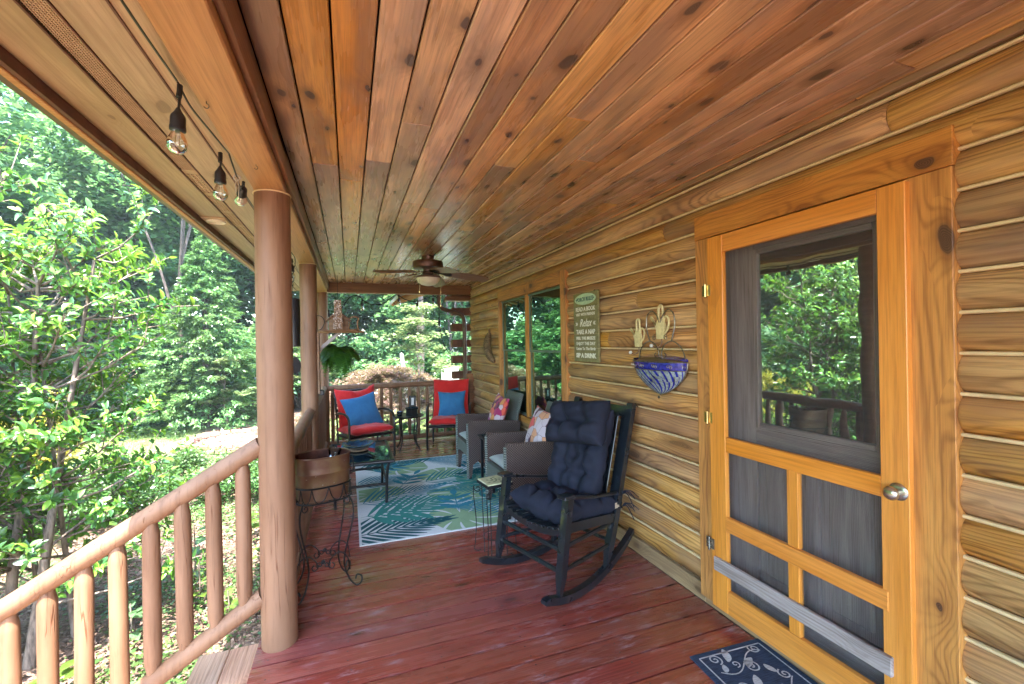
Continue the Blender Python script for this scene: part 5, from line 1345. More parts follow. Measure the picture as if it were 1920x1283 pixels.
MB().add([bowlpt(u, v)+Vector((.006, 0, 0)) for u in np.linspace(-1, 1, 17) for v in np.linspace(0, 1, 9)], [(i*9+j, i*9+j+1, (i+1)*9+j+1, (i+1)*9+j) for i in range(16) for j in range(8)]).build('bowl_shell', M['silver_wire'], wbk, smooth=True)
mb = MB(); wr = .0042
top = [bowlpt(u, 0)+Vector((-.003, 0, .004)) for u in np.linspace(-1, 1, 21)]; mb.tube(top, wr, 6)
mid = [bowlpt(u, .228)+Vector((-.004, 0, 0)) for u in np.linspace(-1, 1, 21)]; mb.tube(mid, .0026, 5)
side = [bowlpt(s, v)+Vector((-.002, 0, 0)) for s, vv in ((-1, np.linspace(0, 1, 12)), (1, np.linspace(1, 0, 12))) for v in vv]; mb.tube(side, wr, 6)
for i in range(6):
    u = -.83+.333*i; c0 = bowlpt(u, .11)+Vector((-.006, 0, 0))
    for s in (-1, 1): mb.tube(spiral(c0+Vector((0, s*.014, 0)), .003, .016, PI*(s > 0), 1.1, 12, (0, 1, 0), (0, 0, 1)), .0018, 4)
yv, zv = (0, 1, 0), (0, 0, 1)
for s in (-1, 1):
    mb.tube(bez([(-.01, s*.225, 0), (-.012, s*.19, .075), (-.014, s*.115, .118), (-.014, s*.045, .095), (-.014, s*.012, .04), (-.014, s*.035, .012), (-.014, s*.055, .03), (-.014, s*.04, .045)], 7), .0038, 6)
    mb.tube(bez([(-.012, s*.105, .12), (-.012, s*.135, .21), (-.012, s*.125, .285), (-.012, s*.075, .312), (-.012, s*.03, .28), (-.012, s*.005, .235)], 7), .0042, 6)
    mb.tube(spiral((-.014, s*.055, .14), .004, .020, 0, 1.3, 14, yv, zv), .0026, 5)
mb.lathe([(0, -.012), (.007, -.006), (.008, 0), (0, .010)], (-.03, 0, -.232), 8)
mb.build('wire_frame', M['silver_wire'], wbk, smooth=True)
mb = MB(); mb.add([bowlpt(u, 0)*1+Vector((.0, 0, .012+.018*math.cos(u*2))) for u in np.linspace(-1, 1, 17)]+[Vector((0, -BW*.95*math.sin(u*PI/2), .0+.03*math.cos(u*1.5))) for u in np.linspace(-1, 1, 17)], [(i, i+1, 18+i, 17+i) for i in range(16)])
mb.build('glass_lip', M['blue_glass'], wbk, smooth=True)
def watering_can(loc, s, label):
    r0 = empty('watering_can_hook', loc); tag(r0, label, 'wall hook')
    T = Matrix.Scale(s, 4)
    # face coordinates: (right, up) as seen; drawn with local x=right -> world -y
    body = [(-.030, -.075), (.030, -.075), (.034, .0), (.022, .035), (-.022, .035), (-.036, -.0)]
    MB().prism(body, 0, .016, M=FACE @ T).build('can_body', M['cream'], r0)
    MB().prism([(-.034, .0), (-.030, -.035), (-.062, .035), (-.082, .058), (-.090, .046), (-.072, .028)], .002, .014, M=FACE @ T).build('spout', M['cream'], r0)
    q = [FACE @ (T @ Vector(p)) for p in ((.028, -.045, .008), (.055, -.02, .008), (.068, .015, .008), (.058, .045, .008), (.035, .05, .008), (.024, .02, .008))]
    MB().tube(bez(q, 5), .006*s, 6).build('handle', M['cream'], r0, smooth=True)
    q = [FACE @ (T @ Vector(p)) for p in ((-.016, .03, .008), (-.017, .09, .008), (-.008, .112, .008), (.008, .112, .008), (.017, .09, .008), (.016, .03, .008))]
    MB().tube(bez(q, 5), .007*s, 6).build('top_loop', M['cream'], r0, smooth=True)
    q = [FACE @ (T @ Vector(p)) for p in ((0, -.07, .004), (0, -.105, .008), (-.012, -.125, .03), (-.04, -.112, .045))]
    MB().tube(bez(q, 5), .0028, 5).build('hook_wire', M['fan_metal'], r0, smooth=True)
    p = q[-1]; MB().lathe([(0, -.013), (.009, -.009), (.013, 0), (.009, .009), (0, .013)], p, 14).build('hook_ball', M['white'], r0, smooth=True)
watering_can((1.858, 2.318+.0, 1.585), 1.12, 'cream metal watering can hook mounted above the blue glass basket')
watering_can((1.858, 2.555, 1.525), 1.0, 'cream metal watering can hook to the left of the blue glass basket')

# woven twine pocket left of the window
wp = empty('woven_hanging', (1.838, 5.83, 1.43)); tag(wp, 'long curved woven twine ornament hanging on the logs left of the window', 'wall ornament')
spine = bez([(.0, .10, .20), (-.03, .085, .12), (-.055, .05, 0), (-.04, -.02, -.12), (-.0, -.10, -.20)], 6)
MB().tube(spine, [.02+.028*math.sin(PI*i/(len(spine)-1)) for i in range(len(spine))], 10).build('core', M['woven'], wp, smooth=True)
tm = MB().tube([(math.cos(a), math.sin(a), 0) for a in np.linspace(0, 2*PI, 13)[:-1]], .16, 5, closed=True).mesh('twine_wrap', M['woven'], True)
for i in range(1, len(spine)-1):
    t = (spine[i+1]-spine[i-1]).normalized(); o = mobj('twine_wrap', tm, wp); rr = .024+.028*math.sin(PI*i/(len(spine)-1))
    o.matrix_local = Matrix.Translation(spine[i]) @ t.to_track_quat('Z', 'Y').to_matrix().to_4x4() @ Matrix.Diagonal((rr, rr, .03, 1))
mb = MB()
for k in range(5): mb.tube([spine[0]+Vector((0, .01*k-.02, -.01)), spine[0]+Vector((-.01, .02*k-.05, .04+.02*(k % 2)))], .005, 5)
mb.build('twig_end', M['bird_wood'], wp)

# ------------------------------------------------------------------ VEGETATION
def unit(a): return a/np.maximum(np.linalg.norm(a, axis=-1, keepdims=True), 1e-9)
def leaf_quads(P, L, W, D=None, up=.6, jit=.25):
    """one rhombic leaf per point; D = preferred leaf direction"""
    n = len(P)
    nrm = rng.standard_normal((n, 3)); nrm[:, 2] = np.abs(nrm[:, 2])+up*2; nrm = unit(nrm)
    d = rng.standard_normal((n, 3)) if D is None else D+rng.standard_normal((n, 3))*jit
    d = d-nrm*(d*nrm).sum(1, keepdims=True); d = unit(d); s = np.cross(nrm, d)
    l = (L*rng.uniform(.65, 1.3, (n, 1))); w = l*(W/L)
    V = np.stack([P-d*l*.5, P+s*w*.5-d*l*.06, P+d*l*.5, P-s*w*.5-d*l*.06], 1)
    V[:, 1] += nrm*w*.12; V[:, 3] += nrm*w*.12
    return V.reshape(-1, 3), np.arange(4*n).reshape(n, 4)
def clump_points(C, per, r, flat=.6):
    n = len(C); P = rng.standard_normal((n, per, 3)); P = unit(P)*rng.uniform(.15, 1, (n, per, 1))**.6
    P *= np.array([1, 1, flat]); rr = r*rng.uniform(.6, 1.35, (n, 1, 1))
    return (C[:, None, :]+P*rr).reshape(-1, 3)
def crown_centers(c, R, n, shell=.55, low=-1.0):
    out = []
    while len(out) < n:
        p = rng.standard_normal(3); p /= np.linalg.norm(p); 
        if p[2] < low: continue
        q = p*rng.uniform(shell, 1)*(1+.18*math.sin(p[0]*5+c[0])+.15*math.sin(p[1]*6+p[2]*4+c[1]))
        out.append(np.array(c)+q*np.array(R))
    return np.array(out)
def trunk_mesh(base, top, r, limbs, mat, name='trunk', wob=.12, segs=8):
    mb = MB(); b = Vector(base); t = Vector(top)
    P = [b.lerp(t, i/segs)+Vector((random.uniform(-wob, wob), random.uniform(-wob, wob), 0))*(i > 0) for i in range(segs+1)]
    mb.tube(P, [r*(1.25 if i == 0 else 1)*(1-.72*i/segs) for i in range(segs+1)], 8)
    for (q, rr) in limbs:
        q = Vector(q); k = max(1, min(segs-1, int(segs*random.uniform(.35, .95)))); a = P[k]
        m1 = a.lerp(q, .5)+Vector((random.uniform(-.2, .2), random.uniform(-.2, .2), -.15))*min(1, (q-a).length*.3)
        mb.tube(bez([a, m1, q], 4), [rr*(1-.085*i) for i in range(9)], 5, caps=False)
    return mb
NEED = Vector((0, 0, 1.5))
def tree(x, y, h, w, mat, bark, label, base=.28, dens=1.0, leaf=.19, name='broadleaf_tree', group='trees of the woods round the lawn', lean=(0, 0), z0=GZ, cat='tree', nlimb=12, shell=.45, trunk_r=None):
    root = empty(name, (x, y, z0)); tag(root, label, cat, group)
    cz = h*(base+1)/2; rz = h*(1-base)/2
    nc = int(95*dens); C = crown_centers((lean[0], lean[1], cz), (w/2, w/2, rz), nc, shell)
    P = clump_points(C, int(150), w*.115, .62)
    # drop a few leaves so that the sky shows through
    V, Fq = leaf_quads(P, leaf, leaf*.62)
    mobj('crown', np_mesh('crown', V, Fq, M[mat]), root)
    L = [(C[i], .028*h/14+.02) for i in rng.choice(nc, nlimb, replace=False)]
    trunk_mesh((0, 0, -.1), (lean[0]*.8, lean[1]*.8, h*.86), trunk_r or (.012*h+.03), L, M[bark]).build('trunk', M[bark], root, smooth=True)
    return root
def polar(ang, r): a = math.radians(ang); return r*math.sin(a), r*math.cos(a)
# ang measured from the porch direction, negative = out over the garden
woods = [
 (-100, 17, 15, 8, 'leaf_b', 'smooth barked maple far round to the left'), (-86, 15.5, 14, 7.5, 'leaf_a', 'oak out over the garden to the far left'), (-74, 17.5, 16, 8, 'leaf_b', 'maple behind the laurel shrub on the left'),
 (-64, 15, 15, 7.5, 'leaf_a', 'dark oak left of the laurel shrub'), (-55, 17.5, 9.6, 7.0, 'leaf_b', 'tall maple whose crown fills the left edge'),
 (-47.5, 16, 9.0, 6.2, 'leaf_a', 'oak directly behind the laurel shrub'), (-40, 18.5, 16.5, 7.5, 'leaf_b', 'light maple above the laurel shrub under the eave'), (-33, 17.0, 9.6, 5.6, 'leaf_a', 'dark oak with open limbs left of the conifer'),
 (-27, 21, 11.0, 6.5, 'leaf_b', 'tall maple rising behind the conifer top'), (-20, 20.5, 15, 6.5, 'leaf_a', 'oak just right of the conifer'), (-13.5, 22, 16, 7, 'leaf_b', 'maple seen between the first two posts'),
 (-7, 20, 14, 7, 'leaf_a', 'oak behind the hanging fern'), (0, 23, 15, 7.5, 'leaf_b', 'maple over the bird house'), (6, 19, 12, 6.8, 'leaf_a', 'oak behind the pink laceleaf maple'), (11.5, 23, 15, 7, 'leaf_b', 'maple right of the fan light, beyond the end rail'),
 (17, 19, 13, 6.5, 'leaf_a', 'oak beyond the downspout'), (24, 22, 15, 8, 'leaf_b', 'maple hidden past the house corner'),
]
for i, (a, r, h, w, mt, lb) in enumerate(woods):
    x, y = polar(a, r)
    if i in (0, 16) : dn = .8
    else: dn = 1.15
    tree(x, y, h, w, mt, 'bark', lb, base=random.uniform(.03, .12), dens=dn*1.25, leaf=.21, trunk_r=.13)
# second row, thinner, closing the view low down
for i in range(21):
    a = -98+6.2*i; r = 24.5+(i*37 % 11)*.5; x, y = polar(a, r)
    tree(x, y, 10.2 if -39 < a < -22 else random.uniform(14, 18), 10.5, 'leaf_b' if i % 3 else 'leaf_a', 'bark', ('leftmost', 'second', 'third', 'fourth', 'fifth', 'sixth', 'seventh', 'eighth', 'ninth', 'tenth', 'middle', 'tenth from right', 'ninth from right', 'eighth from right', 'seventh from right', 'sixth from right', 'fifth from right', 'fourth from right', 'third from right', 'second from right', 'rightmost')[i]+' tree of the back row of the woods', base=.0, dens=1.0, leaf=.34, group='back row of the woods', nlimb=5)
# bare lower trunks of the woods
for i, (a, r) in enumerate(((-30.5, 16.0), (-17.0, 16.5), (-14.6, 18.5), (8.0, 15.5), (12.0, 17.0), (-24.3, 19))[:5]):
    x, y = polar(a, r); rt_ = (.12, .07, .06, .13, .06, .08)[i]
    t_ = empty('bare_trunk_tree', (x, y, GZ)); C = crown_centers((.3, 0, 8.2), (2.2, 2.2, 2.0), 22)
    V, Fq = leaf_quads(clump_points(C, 110, .6), .19, .11); mobj('crown', np_mesh('crown', V, Fq, M['leaf_a']), t_)
    trunk_mesh((0, 0, -.1), (.5 if i else -1.2, 0, 9.4), rt_, [(c, .05) for c in C[:7]]+([(Vector((-2.2, .2, 5.4)), .07), (Vector((-1.6, 0, 6.6)), .06)] if i == 0 else []), M['bark']).build('trunk', M['bark'], t_, smooth=True)
    tag(t_, ('leaning dark trunked oak with a forked limb left of the conifer', 'slim pale trunk standing right of the conifer', 'thin trunk between conifer and near post', 'dark straight trunk seen right of the pink laceleaf maple', 'thin trunk beyond the end rail near the downspout', 'thin trunk rising behind the conifer')[i], 'tree')
# understory shrubs along the wood edge
def bush(x, y, R, h, mat, label, name='bush', leaf=.11, n=46, per=120, group=None, cat='bush', z0=GZ, flat=.75, W=.6, clump=.22):
    root = empty(name, (x, y, z0)); tag(root, label, cat, group)
    C = crown_centers((0, 0, h*.48), (R, R, h*.5), n, .5, -.7)
    V, Fq = leaf_quads(clump_points(C, per, R*clump, flat), leaf, leaf*W); mobj('foliage', np_mesh('foliage', V, Fq, M[mat]), root)
    mb = MB()
    for i in range(7): c = C[i]; mb.tube(bez([(random.uniform(-.06, .06)*R, random.uniform(-.06, .06)*R, -.05), (c[0]*.4, c[1]*.4, c[2]*.4), tuple(c)], 4), [.018*h*(1-.08*k)+.004 for k in range(9)], 5)
    mb.build('stems', M['bark'], root, smooth=True)
    return root
ub = [(-98, 13), (-90, 12), (-82, 13), (-74, 12.5), (-66, 13.2), (-59, 12.6), (-52.5, 13.5), (-47, 13.2), (-41.5, 14.2), (-36.5, 15.2), (-31, 16.3), (-26, 17.2), (-20, 17.2), (-15, 17.4), (-10.5, 17), (-5.5, 17.6), (-1, 18), (4, 17.2), (8.5, 17.8), (13, 17.2), (18, 17.6), (24, 17)]
for i, (a, r) in enumerate(ub):
    x, y = polar(a, r)
    where = 'in the far left garden' if a < -55 else 'behind the laurel shrub' if a < -38 else 'behind the conifers' if a < -22 else 'between the conifer and the posts' if a < -8 else 'behind the laceleaf maple' if a < 6 else 'beyond the end rail toward the downspout'
    LBU = lambda i, a: ('dark' if i % 3 == 0 else 'light')+' undergrowth bush, '+('leftmost', 'second', 'third', 'fourth', 'fifth', 'sixth', 'seventh', 'eighth', 'ninth', 'tenth', 'eleventh', 'twelfth', 'thirteenth', 'fourteenth', 'fifteenth', 'sixteenth', 'seventeenth', 'eighteenth', 'nineteenth', 'twentieth', 'twenty first', 'last')[i]+' from the left, '+where
    bush(x, y, 1.55+.5*((i*7) % 5)/5, 2.3+1.3*((i*3) % 4)/4, ('leaf_a', 'leaf_b', 'leaf_b')[i % 3], LBU(i, a), 'undergrowth_bush', .17, 62, 115, 'undergrowth bushes along the edge of the woods')

# conifer: layered drooping sprays
def conifer(x, y, h, R, mat, label, n=20000, leaf=.16, name='conifer_tree', cat='conifer', low=.02):
    root = empty(name, (x, y, GZ)); tag(root, label, cat)
    ns = int(n/36); t = rng.uniform(low, 1, ns)**1.1; ang = rng.uniform(0, 2*PI, ns)
    rad = R*(1-t)**.85*rng.uniform(.5, 1.1, ns)*(1+.12*np.sin(3*ang+t*9))+.05
    tip = np.stack([rad*np.cos(ang), rad*np.sin(ang), h*t-.10*rad], -1)
    k = rng.uniform(.0, 1, (ns, 36, 1))
    out = np.stack([np.cos(ang), np.sin(ang), -.15*np.ones(ns)], -1)
    side = np.stack([-np.sin(ang), np.cos(ang), np.zeros(ns)], -1)
    ln = (.20+.2*(1-t))[:, None, None]*R*.42*rng.uniform(.7, 1.3, (ns, 1, 1))
    sp_ = rng.uniform(-1, 1, (ns, 36, 1))*(1.05-k)*ln*.75
    P = tip[:, None, :]-out[:, None, :]*ln*(1-k)*1.4+side[:, None, :]*sp_; P[..., 2] += -.35*np.abs(sp_[..., 0])-.10*k[..., 0]*ln[..., 0]+rng.uniform(-.04, .04, (ns, 36))
    D = np.repeat((out)[:, None, :], 36, 1)+side[:, None, :]*np.sign(sp_)*.6
    V, Fq = leaf_quads(P.reshape(-1, 3), leaf, leaf*.34, D.reshape(-1, 3), .5, .25)
    mobj('foliage', np_mesh('foliage', V, Fq, M[mat]), root)
    trunk_mesh((0, 0, -.1), (0, 0, h*.96), .05*R+.03, [], M['bark'], wob=.02).build('trunk', M['bark'], root, smooth=True)
    return root
conifer(-3.75, 14.6, 5.55, 1.95, 'leaf_con', 'broad pyramid shaped conifer with light drooping sprays behind the brick ring', 46000, .125)
conifer(-5.9, 15.3, 2.9, 1.7, 'leaf_con_d', 'low dark green conifer left of the tall pyramid conifer', 30000, .12)
conifer(-4.75, 15.0, 2.3, 1.3, 'leaf_con_d', 'small dark conifer tucked between the two larger ones', 18000, .12)

# pale dogwood sapling near the brick ring
def sapling(x, y, h, w, mat, label, tiers=5, leaf=.13, name='dogwood_sapling', trunk=.03, tilt=0, n=None):
    root = empty(name, (x, y, GZ)); tag(root, label, 'sapling'); C = []
    for i in range(tiers):
        z = h*(.5+.5*i/(tiers-1)); rr = w/2*(1-.55*i/(tiers-1))
        for k in range(9): a = random.uniform(0, 2*PI); C.append((rr*random.uniform(.1, 1)*math.cos(a)+tilt*z, rr*random.uniform(.1, 1)*math.sin(a), z+random.uniform(-.28, .28)*h/3))
    C = np.array(C); V, Fq = leaf_quads(clump_points(C, 60, w*.12, .32), leaf, leaf*.6, up=1.6); mobj('foliage', np_mesh('foliage', V, Fq, M[mat]), root)
    trunk_mesh((0, 0, -.05), (tilt*h, 0, h*.95), trunk, [(c, trunk*.3) for c in C[::4]], M['bark_light'], wob=.04, segs=6).build('trunk', M['bark_light'], root, smooth=True)
sapling(-3.15, 14.0, 1.75, 1.7, 'leaf_pale', 'small pale leaved dogwood sapling in front of the conifer', leaf=.11)
sapling(1.9, 13.2, 3.1, 2.6, 'leaf_pale', 'white flowering dogwood beyond the end rail', 6, .13, trunk=.04)
sapling(-1.15, 16.8, 2.6, 2.2, 'leaf_pale', 'pale dogwood seen between the first two posts', 5, .13)

# brick ring bed
ring = empty('brick_ring', (-2.45, 11.9, GZ)); tag(ring, 'low round edging ring of weathered bricks on the pale mulch', 'brick ring')
bmh = MB().box((0, 0, 0), (.20, .10, .09), ch=.012).mesh('brick', M['brick'])
for lay in range(2):
    for i in range(26):
        a = 2*PI*(i+.5*lay)/26; o = mobj('brick', bmh, ring, (.95*math.cos(a), .95*math.sin(a), .045+.092*lay), (random.uniform(-.04, .04), 0, a+PI/2))
mb = MB()
for i in range(26):
    a = random.uniform(0, 6.28); rr = random.uniform(0, .8); p = Vector((rr*math.cos(a), rr*math.sin(a), .14)); mb.tube(bez([p, p+Vector((random.uniform(-.2, .2), random.uniform(-.2, .2), .05)), p+Vector((random.uniform(-.5, .5), random.uniform(-.5, .5), .04))], 3), .006, 4)
o = mb.build('dead_twigs', M['bark_light'], ring); o['kind'] = 'stuff'

# near bushes beside the porch
bush(-2.35, 8.2, 1.15, .62, 'leaf_box', 'low spreading small leaved bush under the stair rail, beyond the balusters', 'low_bush', .05, 60, 230, None)
bush(-3.4, 7.1, 1.0, .7, 'leaf_box', 'small leaved bush just right of the laurel shrub', 'low_bush', .05, 50, 220, None)
bush(-1.25, 7.7, .75, .58, 'leaf_box', 'small leaved bush close to the porch beside the near post', 'low_bush', .045, 44, 220, None)
bush(-5.2, 8.7, 1.5, 1.45, 'leaf_gold', 'golden yellow bush glowing behind the laurel shrub', 'golden_bush', .07, 60, 220, None)
bush(-6.9, 7.0, 1.4, 1.5, 'leaf_gold', 'second golden bush further left behind the laurel shrub', 'golden_bush', .07, 50, 200, None)
bush(-4.6, 1.6, 1.3, 1.2, 'leaf_gold', 'golden bush on the left side garden facing the door', 'golden_bush', .06, 50, 220, None)
bush(-5.4, 3.2, 1.5, 3.4, 'leaf_c', 'bright green tall bush on the left side garden facing the door', 'tall_bush', .09, 70, 200, None)
bush(-4.4, -.8, 1.5, 2.6, 'leaf_b', 'green bush on the left side garden behind the camera', 'tall_bush', .09, 60, 180, None)
# pink laceleaf maple past the end rail
root = empty('laceleaf_maple', (.75, 9.9, GZ)); tag(root, 'wide domed laceleaf maple with pinkish tan foliage behind the end rail', 'laceleaf maple')
a = rng.uniform(0, 2*PI, 420); q = rng.uniform(0, 1, 420)**.6; rr = 1.75*q
C = np.stack([rr*np.cos(a), rr*np.sin(a), 1.72*(1-.62*q**2.2)+rng.uniform(-.22, .04, 420)], -1)
V, Fq = leaf_quads(clump_points(C, 130, .16, .45), .07, .018, up=.8); mobj('foliage', np_mesh('foliage', V, Fq, M['leaf_pink']), root)
trunk_mesh((0, 0, -.1), (.1, 0, 1.3), .07, [(c, .035) for c in C[:14]], M['bark_light']).build('trunk', M['bark_light'], root, smooth=True)
bush(-.95, 10.8, .7, .75, 'leaf_pink', 'pinkish low shrub seen between the near and middle posts', 'pink_shrub', .06, 40, 150, None, W=.35)
GP = ['bright green plant outside the end rail behind the left red chair', 'mid green plant outside the end rail behind the round table', 'bright green plant outside the end rail behind the right red chair', 'lowest bright plant against the end rail left of the round table', 'bright green plant outside the end rail next to the downspout']
for i, (x, y, R, h) in enumerate(((-.1, 8.1, .45, .95), (.75, 8.2, .5, .85), (1.5, 8.1, .5, 1.0), (.3, 7.75, .3, .6), (1.95, 8.3, .45, .9))):
    bush(x, y, R, h, 'leaf_c' if i != 1 else 'leaf_b', GP[i], 'garden_plant', .085, 22, 80, 'plants just outside the end rail')
# white post and bits beyond
tag(MB().lathe([(.055, 0), (.05, 1.9), (.04, 2.0), (0, 2.02)], n=14).build('white_pole', M['white'], None, (1.55, 12.2, GZ), (0, -.12, 0), smooth=True), 'leaning white pole rising behind the laceleaf maple', 'pole')
gs = empty('lawn_chair', (3.05, 14.0, GZ)); tag(gs, 'white and blue lawn chair far off on the grass beyond the end rail', 'lawn chair')
for s in (-1, 1):
    MB().box((s*.26, .2, .55), (.05, .05, 1.1)).build('leg', M['white'], gs); MB().box((s*.26, -.25, .3), (.05, .05, .6)).build('leg', M['white'], gs)
MB().box((0, 0, .5), (.56, .5, .05)).build('seat', M['blue'], gs); MB().box((0, .24, 1.1), (.56, .05, .75)).build('backrest', M['white'], gs)

# ---- large-leaved shrub by the steps
sh = empty('laurel_shrub', (-2.30, 4.12, GZ)); tag(sh, 'large glossy leaved laurel shrub standing behind the stair railing', 'shrub')
random.seed(23)
stems = []
bases = [(.17, -.05), (-.02, .1), (-.42, .22), (-.55, -.1), (.05, .35), (-.30, -.25), (-.75, .3), (.3, .25)]
tips = []
for bi, (bx, by) in enumerate(bases):
    lean = Vector((random.uniform(-.25, .35), random.uniform(-.3, .2), 0)); H_ = random.uniform(2.3, 3.0)
    P = bez([(bx, by, -.05), (bx+lean.x*.25, by+lean.y*.25, .7), (bx+lean.x*.7+random.uniform(-.06, .06), by+lean.y*.7, 1.6), (bx+lean.x*1.1, by+lean.y, H_)], 6)
    r_ = .040 if bi < 3 else .024
    mb = MB().tube(P, [r_*(1-.75*i/(len(P)-1)) for i in range(len(P))], 9)
    for j in range(30):
        k = random.randint(int(len(P)*.22), len(P)-1); a = P[k]; an = random.uniform(0, 2*PI); ln = random.uniform(.35, .95)*(1.15-.45*k/len(P))
        d = Vector((math.cos(an), math.sin(an)*.9, random.uniform(.1, .9))).normalized()
        q = a+d*ln; mid_ = a+d*ln*.5+Vector((0, 0, -.04)); mb.tube([a, mid_, q], [.010, .007, .004], 5, caps=False)
        tips.append((q, d))
        for _i in range(6):
            an2 = random.uniform(0, 2*PI); d2 = (d+Vector((math.cos(an2), math.sin(an2), random.uniform(-.2, .8)))*.8).normalized(); b0 = mid_.lerp(q, random.random()); q2 = b0+d2*random.uniform(.14, .34)
            mb.tube([b0, q2], [.004, .0025], 4, caps=False); tips.append((q2, d2))
    mb.build('stem', M['bark_light'], sh, smooth=True)
# leaf blade
lv = []; lf = []
prof_ = [(0, .0), (.12, .13), (.35, .21), (.6, .20), (.82, .11), (1, 0)]
for (t, w) in prof_:
    z = .10*t-.22*t*t
    lv += [(t, -w, z+w*.30), (t, 0, z), (t, w, z+w*.30)]
for i in range(len(prof_)-1):
    for k in (0, 1): lf.append((3*i+k, 3*i+k+1, 3*i+k+4, 3*i+k+3))
lv = np.array(lv, float); lf = np.array(lf)
leafme = MB().add([tuple(v) for v in lv], [tuple(f) for f in lf]).mesh('leaf', M['leaf_shrub'], 'all')
camp = Vector((0, 0, 1.5)); Ls = []
for (q, d) in tips:
    nl = random.randint(8, 14)
    for j in range(nl):
        an = j*2.4+random.random(); up_ = random.uniform(-.15, .75)
        side_ = d.orthogonal().normalized(); side_.rotate(Matrix.Rotation(an, 3, d))
        dd = (side_*(1-.3*up_)+d*up_+Vector((0, 0, .10))).normalized(); L_ = random.uniform(.048, .085)*(1 if random.random() < .85 else .7)
        p = q-d*random.uniform(0, .14)
        nrm = (d+Vector((0, 0, .5))+Vector((random.uniform(-.6, .6), random.uniform(-.6, .6), random.uniform(-.2, .2)))).normalized(); yv_ = nrm.cross(dd).normalized(); zv_ = dd.cross(yv_)
        cw_ = random.uniform(.7, 1.25); cz_ = random.uniform(.2, 2.4); mt_ = Matrix((dd*L_, yv_*L_*cw_, zv_*L_*cz_)).transposed().to_4x4(); mt_.translation = p
        wp_ = p+Vector(sh.location); Ls.append(((wp_-camp).length/L_, mt_, wp_))
def in_view(p):
    d = p-camp; z = d.dot(F_); 
    return z > .1 and abs(d.dot(R_)/z) < 1.15 and abs(d.dot(D_)/z) < .77
Ls = [l for l in Ls if (l[2]-camp).length > 1.2]
vis = sorted([l for l in Ls if in_view(l[2])], key=lambda l: l[0]); ids = set(id(l) for l in vis[:300])
for l in Ls:
    if id(l) in ids: o = mobj('leaf', leafme, sh); o.matrix_local = l[1]
rest = [l for l in Ls if id(l) not in ids]
A = np.array([np.array(l[1]) for l in rest]); lh = np.concatenate([lv, np.ones((len(lv), 1))], 1)
V = np.einsum('nij,kj->nki', A, lh)[..., :3]; Fq = (lf[None]+np.arange(len(rest))[:, None, None]*len(lv)).reshape(-1, 4)
o = mobj('leaves', np_mesh('leaves', V.reshape(-1, 3), Fq, M['leaf_shrub_m'], True), sh); o['kind'] = 'stuff'

# ---- seedlings with broad leaves under the stair rail
def seedling(x, y, n, s, label, group=None, mat='leaf_c', hh=.3):
    r0 = empty('broadleaf_seedling', (x, y, GZ)); tag(r0, label, 'plant', group)
    for i in range(n):
        a = i*2.4+random.random(); z = hh*random.uniform(.3, 1); d = Vector((math.cos(a), math.sin(a), random.uniform(-.1, .4))).normalized(); yv_ = Vector((0, 0, 1)).cross(d).normalized(); zv_ = d.cross(yv_); L_ = s*random.uniform(.7, 1.2)
        mt_ = Matrix((d*L_, yv_*L_*1.3, zv_*L_)).transposed().to_4x4(); mt_.translation = Vector((.03*math.cos(a), .03*math.sin(a), z)); o = mobj('leaf', sl_me[mat], r0); o.matrix_local = mt_
    MB().tube([(0, 0, -.02), (.01, 0, hh*.5), (0, .01, hh)], .006, 5).build('stem', M['bark_light'], r0)
sl_me = {}
for k_ in ('leaf_c', 'leaf_b'):
    me_ = leafme.copy(); me_.materials.clear(); me_.materials.append(M[k_]); sl_me[k_] = me_
sp_list = [(-1.42, 5.05, 16, .15, .55), (-1.25, 4.55, 14, .13, .40), (-.98, 4.3, 12, .11, .22), (-1.6, 4.2, 12, .12, .3), (-1.75, 3.6, 10, .13, .25), (-1.1, 5.8, 10, .12, .35), (-1.35, 3.3, 10, .10, .2), (-2.2, 5.6, 14, .14, .5), (-.85, 5.1, 9, .10, .2), (-1.5, 2.9, 10, .1, .2), (-2.0, 3.0, 10, .12, .3)]
SL = ['tallest bright seedling, seen between the upper stair balusters', 'leafy seedling right of the tallest one behind the stair rail', 'small seedling beside the foot of the near post, past the steps', 'low seedling under the lower stair balusters', 'seedling near the laurel trunks behind the stair balusters',
      'seedling farther along the mulch toward the low bushes', 'small seedling close behind the middle stair balusters', 'big leaved seedling at the foot of the laurel shrub', 'seedling beside the porch past the near post', 'little seedling nearest the end of the steps', 'seedling at the front of the laurel trunks near the stair rail']
for i, (x, y, n, s, hh) in enumerate(sp_list):
    seedling(x, y, n, s, SL[i], 'seedlings in the mulch beside the steps', 'leaf_c' if i % 3 else 'leaf_b', hh)

n = 20000; cc = np.array([(-1.3, 3.6), (-1.6, 4.9), (-.75, 4.6), (-1.1, 6.4), (-2.6, 5.6), (-2.3, 3.0), (-.9, 7.0), (-1.9, 6.9), (-3.2, 4.2)])
P = cc[rng.integers(0, 9, n)]+rng.standard_normal((n, 2))*.30; P = np.concatenate([P, GZ+.03+np.abs(rng.standard_normal((n, 1)))*.045], 1)
V, Fq = leaf_quads(P, .034, .022, up=1.2); o = mobj('ground_cover', np_mesh('ground_cover', V, Fq, M['leaf_box'])); tag(o, kind='stuff')
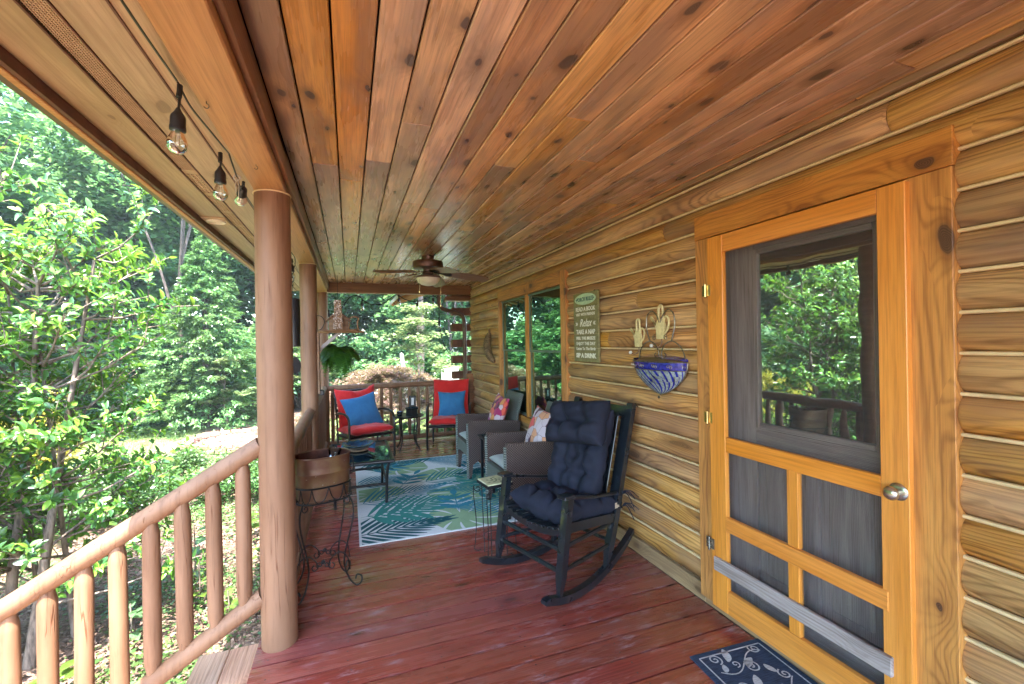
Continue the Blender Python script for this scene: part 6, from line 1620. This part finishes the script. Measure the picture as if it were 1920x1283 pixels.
# ---- leaf litter, mulch and grass (uncountable)
n = 26000
P = np.stack([rng.uniform(-4.2, -.35, n), rng.uniform(1.2, 9.5, n), GZ+.05+rng.uniform(0, .03, n)], -1)
V, Fq = leaf_quads(P, .055, .022, up=1.5); o = mobj('leaf_litter', np_mesh('leaf_litter', V, Fq, M['litter'])); tag(o, kind='stuff')
n = 60000
P = np.stack([rng.uniform(-8, 4, n), rng.uniform(8.8, 15.2, n), np.full(n, GZ+.03)], -1)
P = P[((P[:, 0]+2.4)**2+.35*(P[:, 1]-12.6)**2) > 2.4]
d = rng.standard_normal((len(P), 3))*.35; d[:, 2] = 1; h_ = rng.uniform(.03, .07, (len(P), 1)); s_ = unit(rng.standard_normal((len(P), 3))*[1, 1, 0])*.006
V = np.stack([P-s_, P+s_, P+unit(d)*h_], 1).reshape(-1, 3)
M['grass'] = leafmat('lawn_grass', [G(.12, .20, .05), G(.20, .30, .08), G(.30, .36, .14)], .3)
o = mobj('grass', np_mesh('grass', V, np.arange(len(V)).reshape(-1, 3), M['grass'])); tag(o, kind='stuff')

# ---- hanging fern
fn = empty('hanging_fern', (-.10, 4.95, 1.40)); tag(fn, 'bushy green hanging fern behind the middle post', 'fern')
MB().lathe([(.05, -.10), (.09, -.09), (.115, .03), (.12, .035), (.10, .03)], (0, 0, 0), 20).build('pot', M['black_plastic'], fn, smooth=True)
MB().tube([(-.1, 0, .03), (0, 0, .35), (.1, 0, .03)], .002, 4).tube([(0, 0, .35), (0, 0, .82)], .002, 4).build('hanger', M['iron'], fn)
def frond(a, L, rise, droop):
    P = []; 
    for i in range(15):
        t = i/14; r_ = L*t*(1-.25*t*droop); P.append(Vector((r_*math.cos(a), r_*math.sin(a), .03+rise*math.sin(t*1.7)-droop*L*t*t*.9)))
    mb = MB().tube(P, .0018, 4, caps=False)
    for i in range(2, 15):
        for sub in (0, .5):
            if i+sub > 14: continue
            p = P[i] if not sub else P[i-1].lerp(P[i], .5); t = (i-sub)/14; tg = (P[i]-P[i-1]).normalized(); w = L*.27*math.sin(PI*min(1, t*.85+.12))**.8
            sd_ = Vector((-math.sin(a), math.cos(a), 0))
            for s in (-1, 1):
                q = p+sd_*s*w+tg*w*.35+Vector((0, 0, -.15*w)); mb.add([p-tg*.009, q, p+tg*.011], [(0, 1, 2)])
    return mb
for i in range(60):
    a = i*2.399; L_ = random.uniform(.16, .31); frond(a, L_, random.uniform(.02, .14), random.uniform(.5, 1.5)).build('frond', M['leaf_fern'], fn)

# ------------------------------------------------------------------ thin haze box added to lighten the far trees bluish
hz = MB().box((0, 4, 9.0), (150, 150, 24.5)).build('haze', bpy.data.materials.new('added_haze')); tag(hz, kind='stuff')
hm = hz.data.materials[0]; hm.use_nodes = True; ht = hm.node_tree; ht.nodes.clear()
ho = ht.nodes.new('ShaderNodeOutputMaterial'); hv_ = ht.nodes.new('ShaderNodeVolumePrincipled'); hv_.inputs['Color'].default_value = (.80, .92, 1, 1); hv_.inputs['Density'].default_value = .0013
hv_.inputs['Anisotropy'].default_value = .2
ht.links.new(hv_.outputs[0], ho.inputs[1])
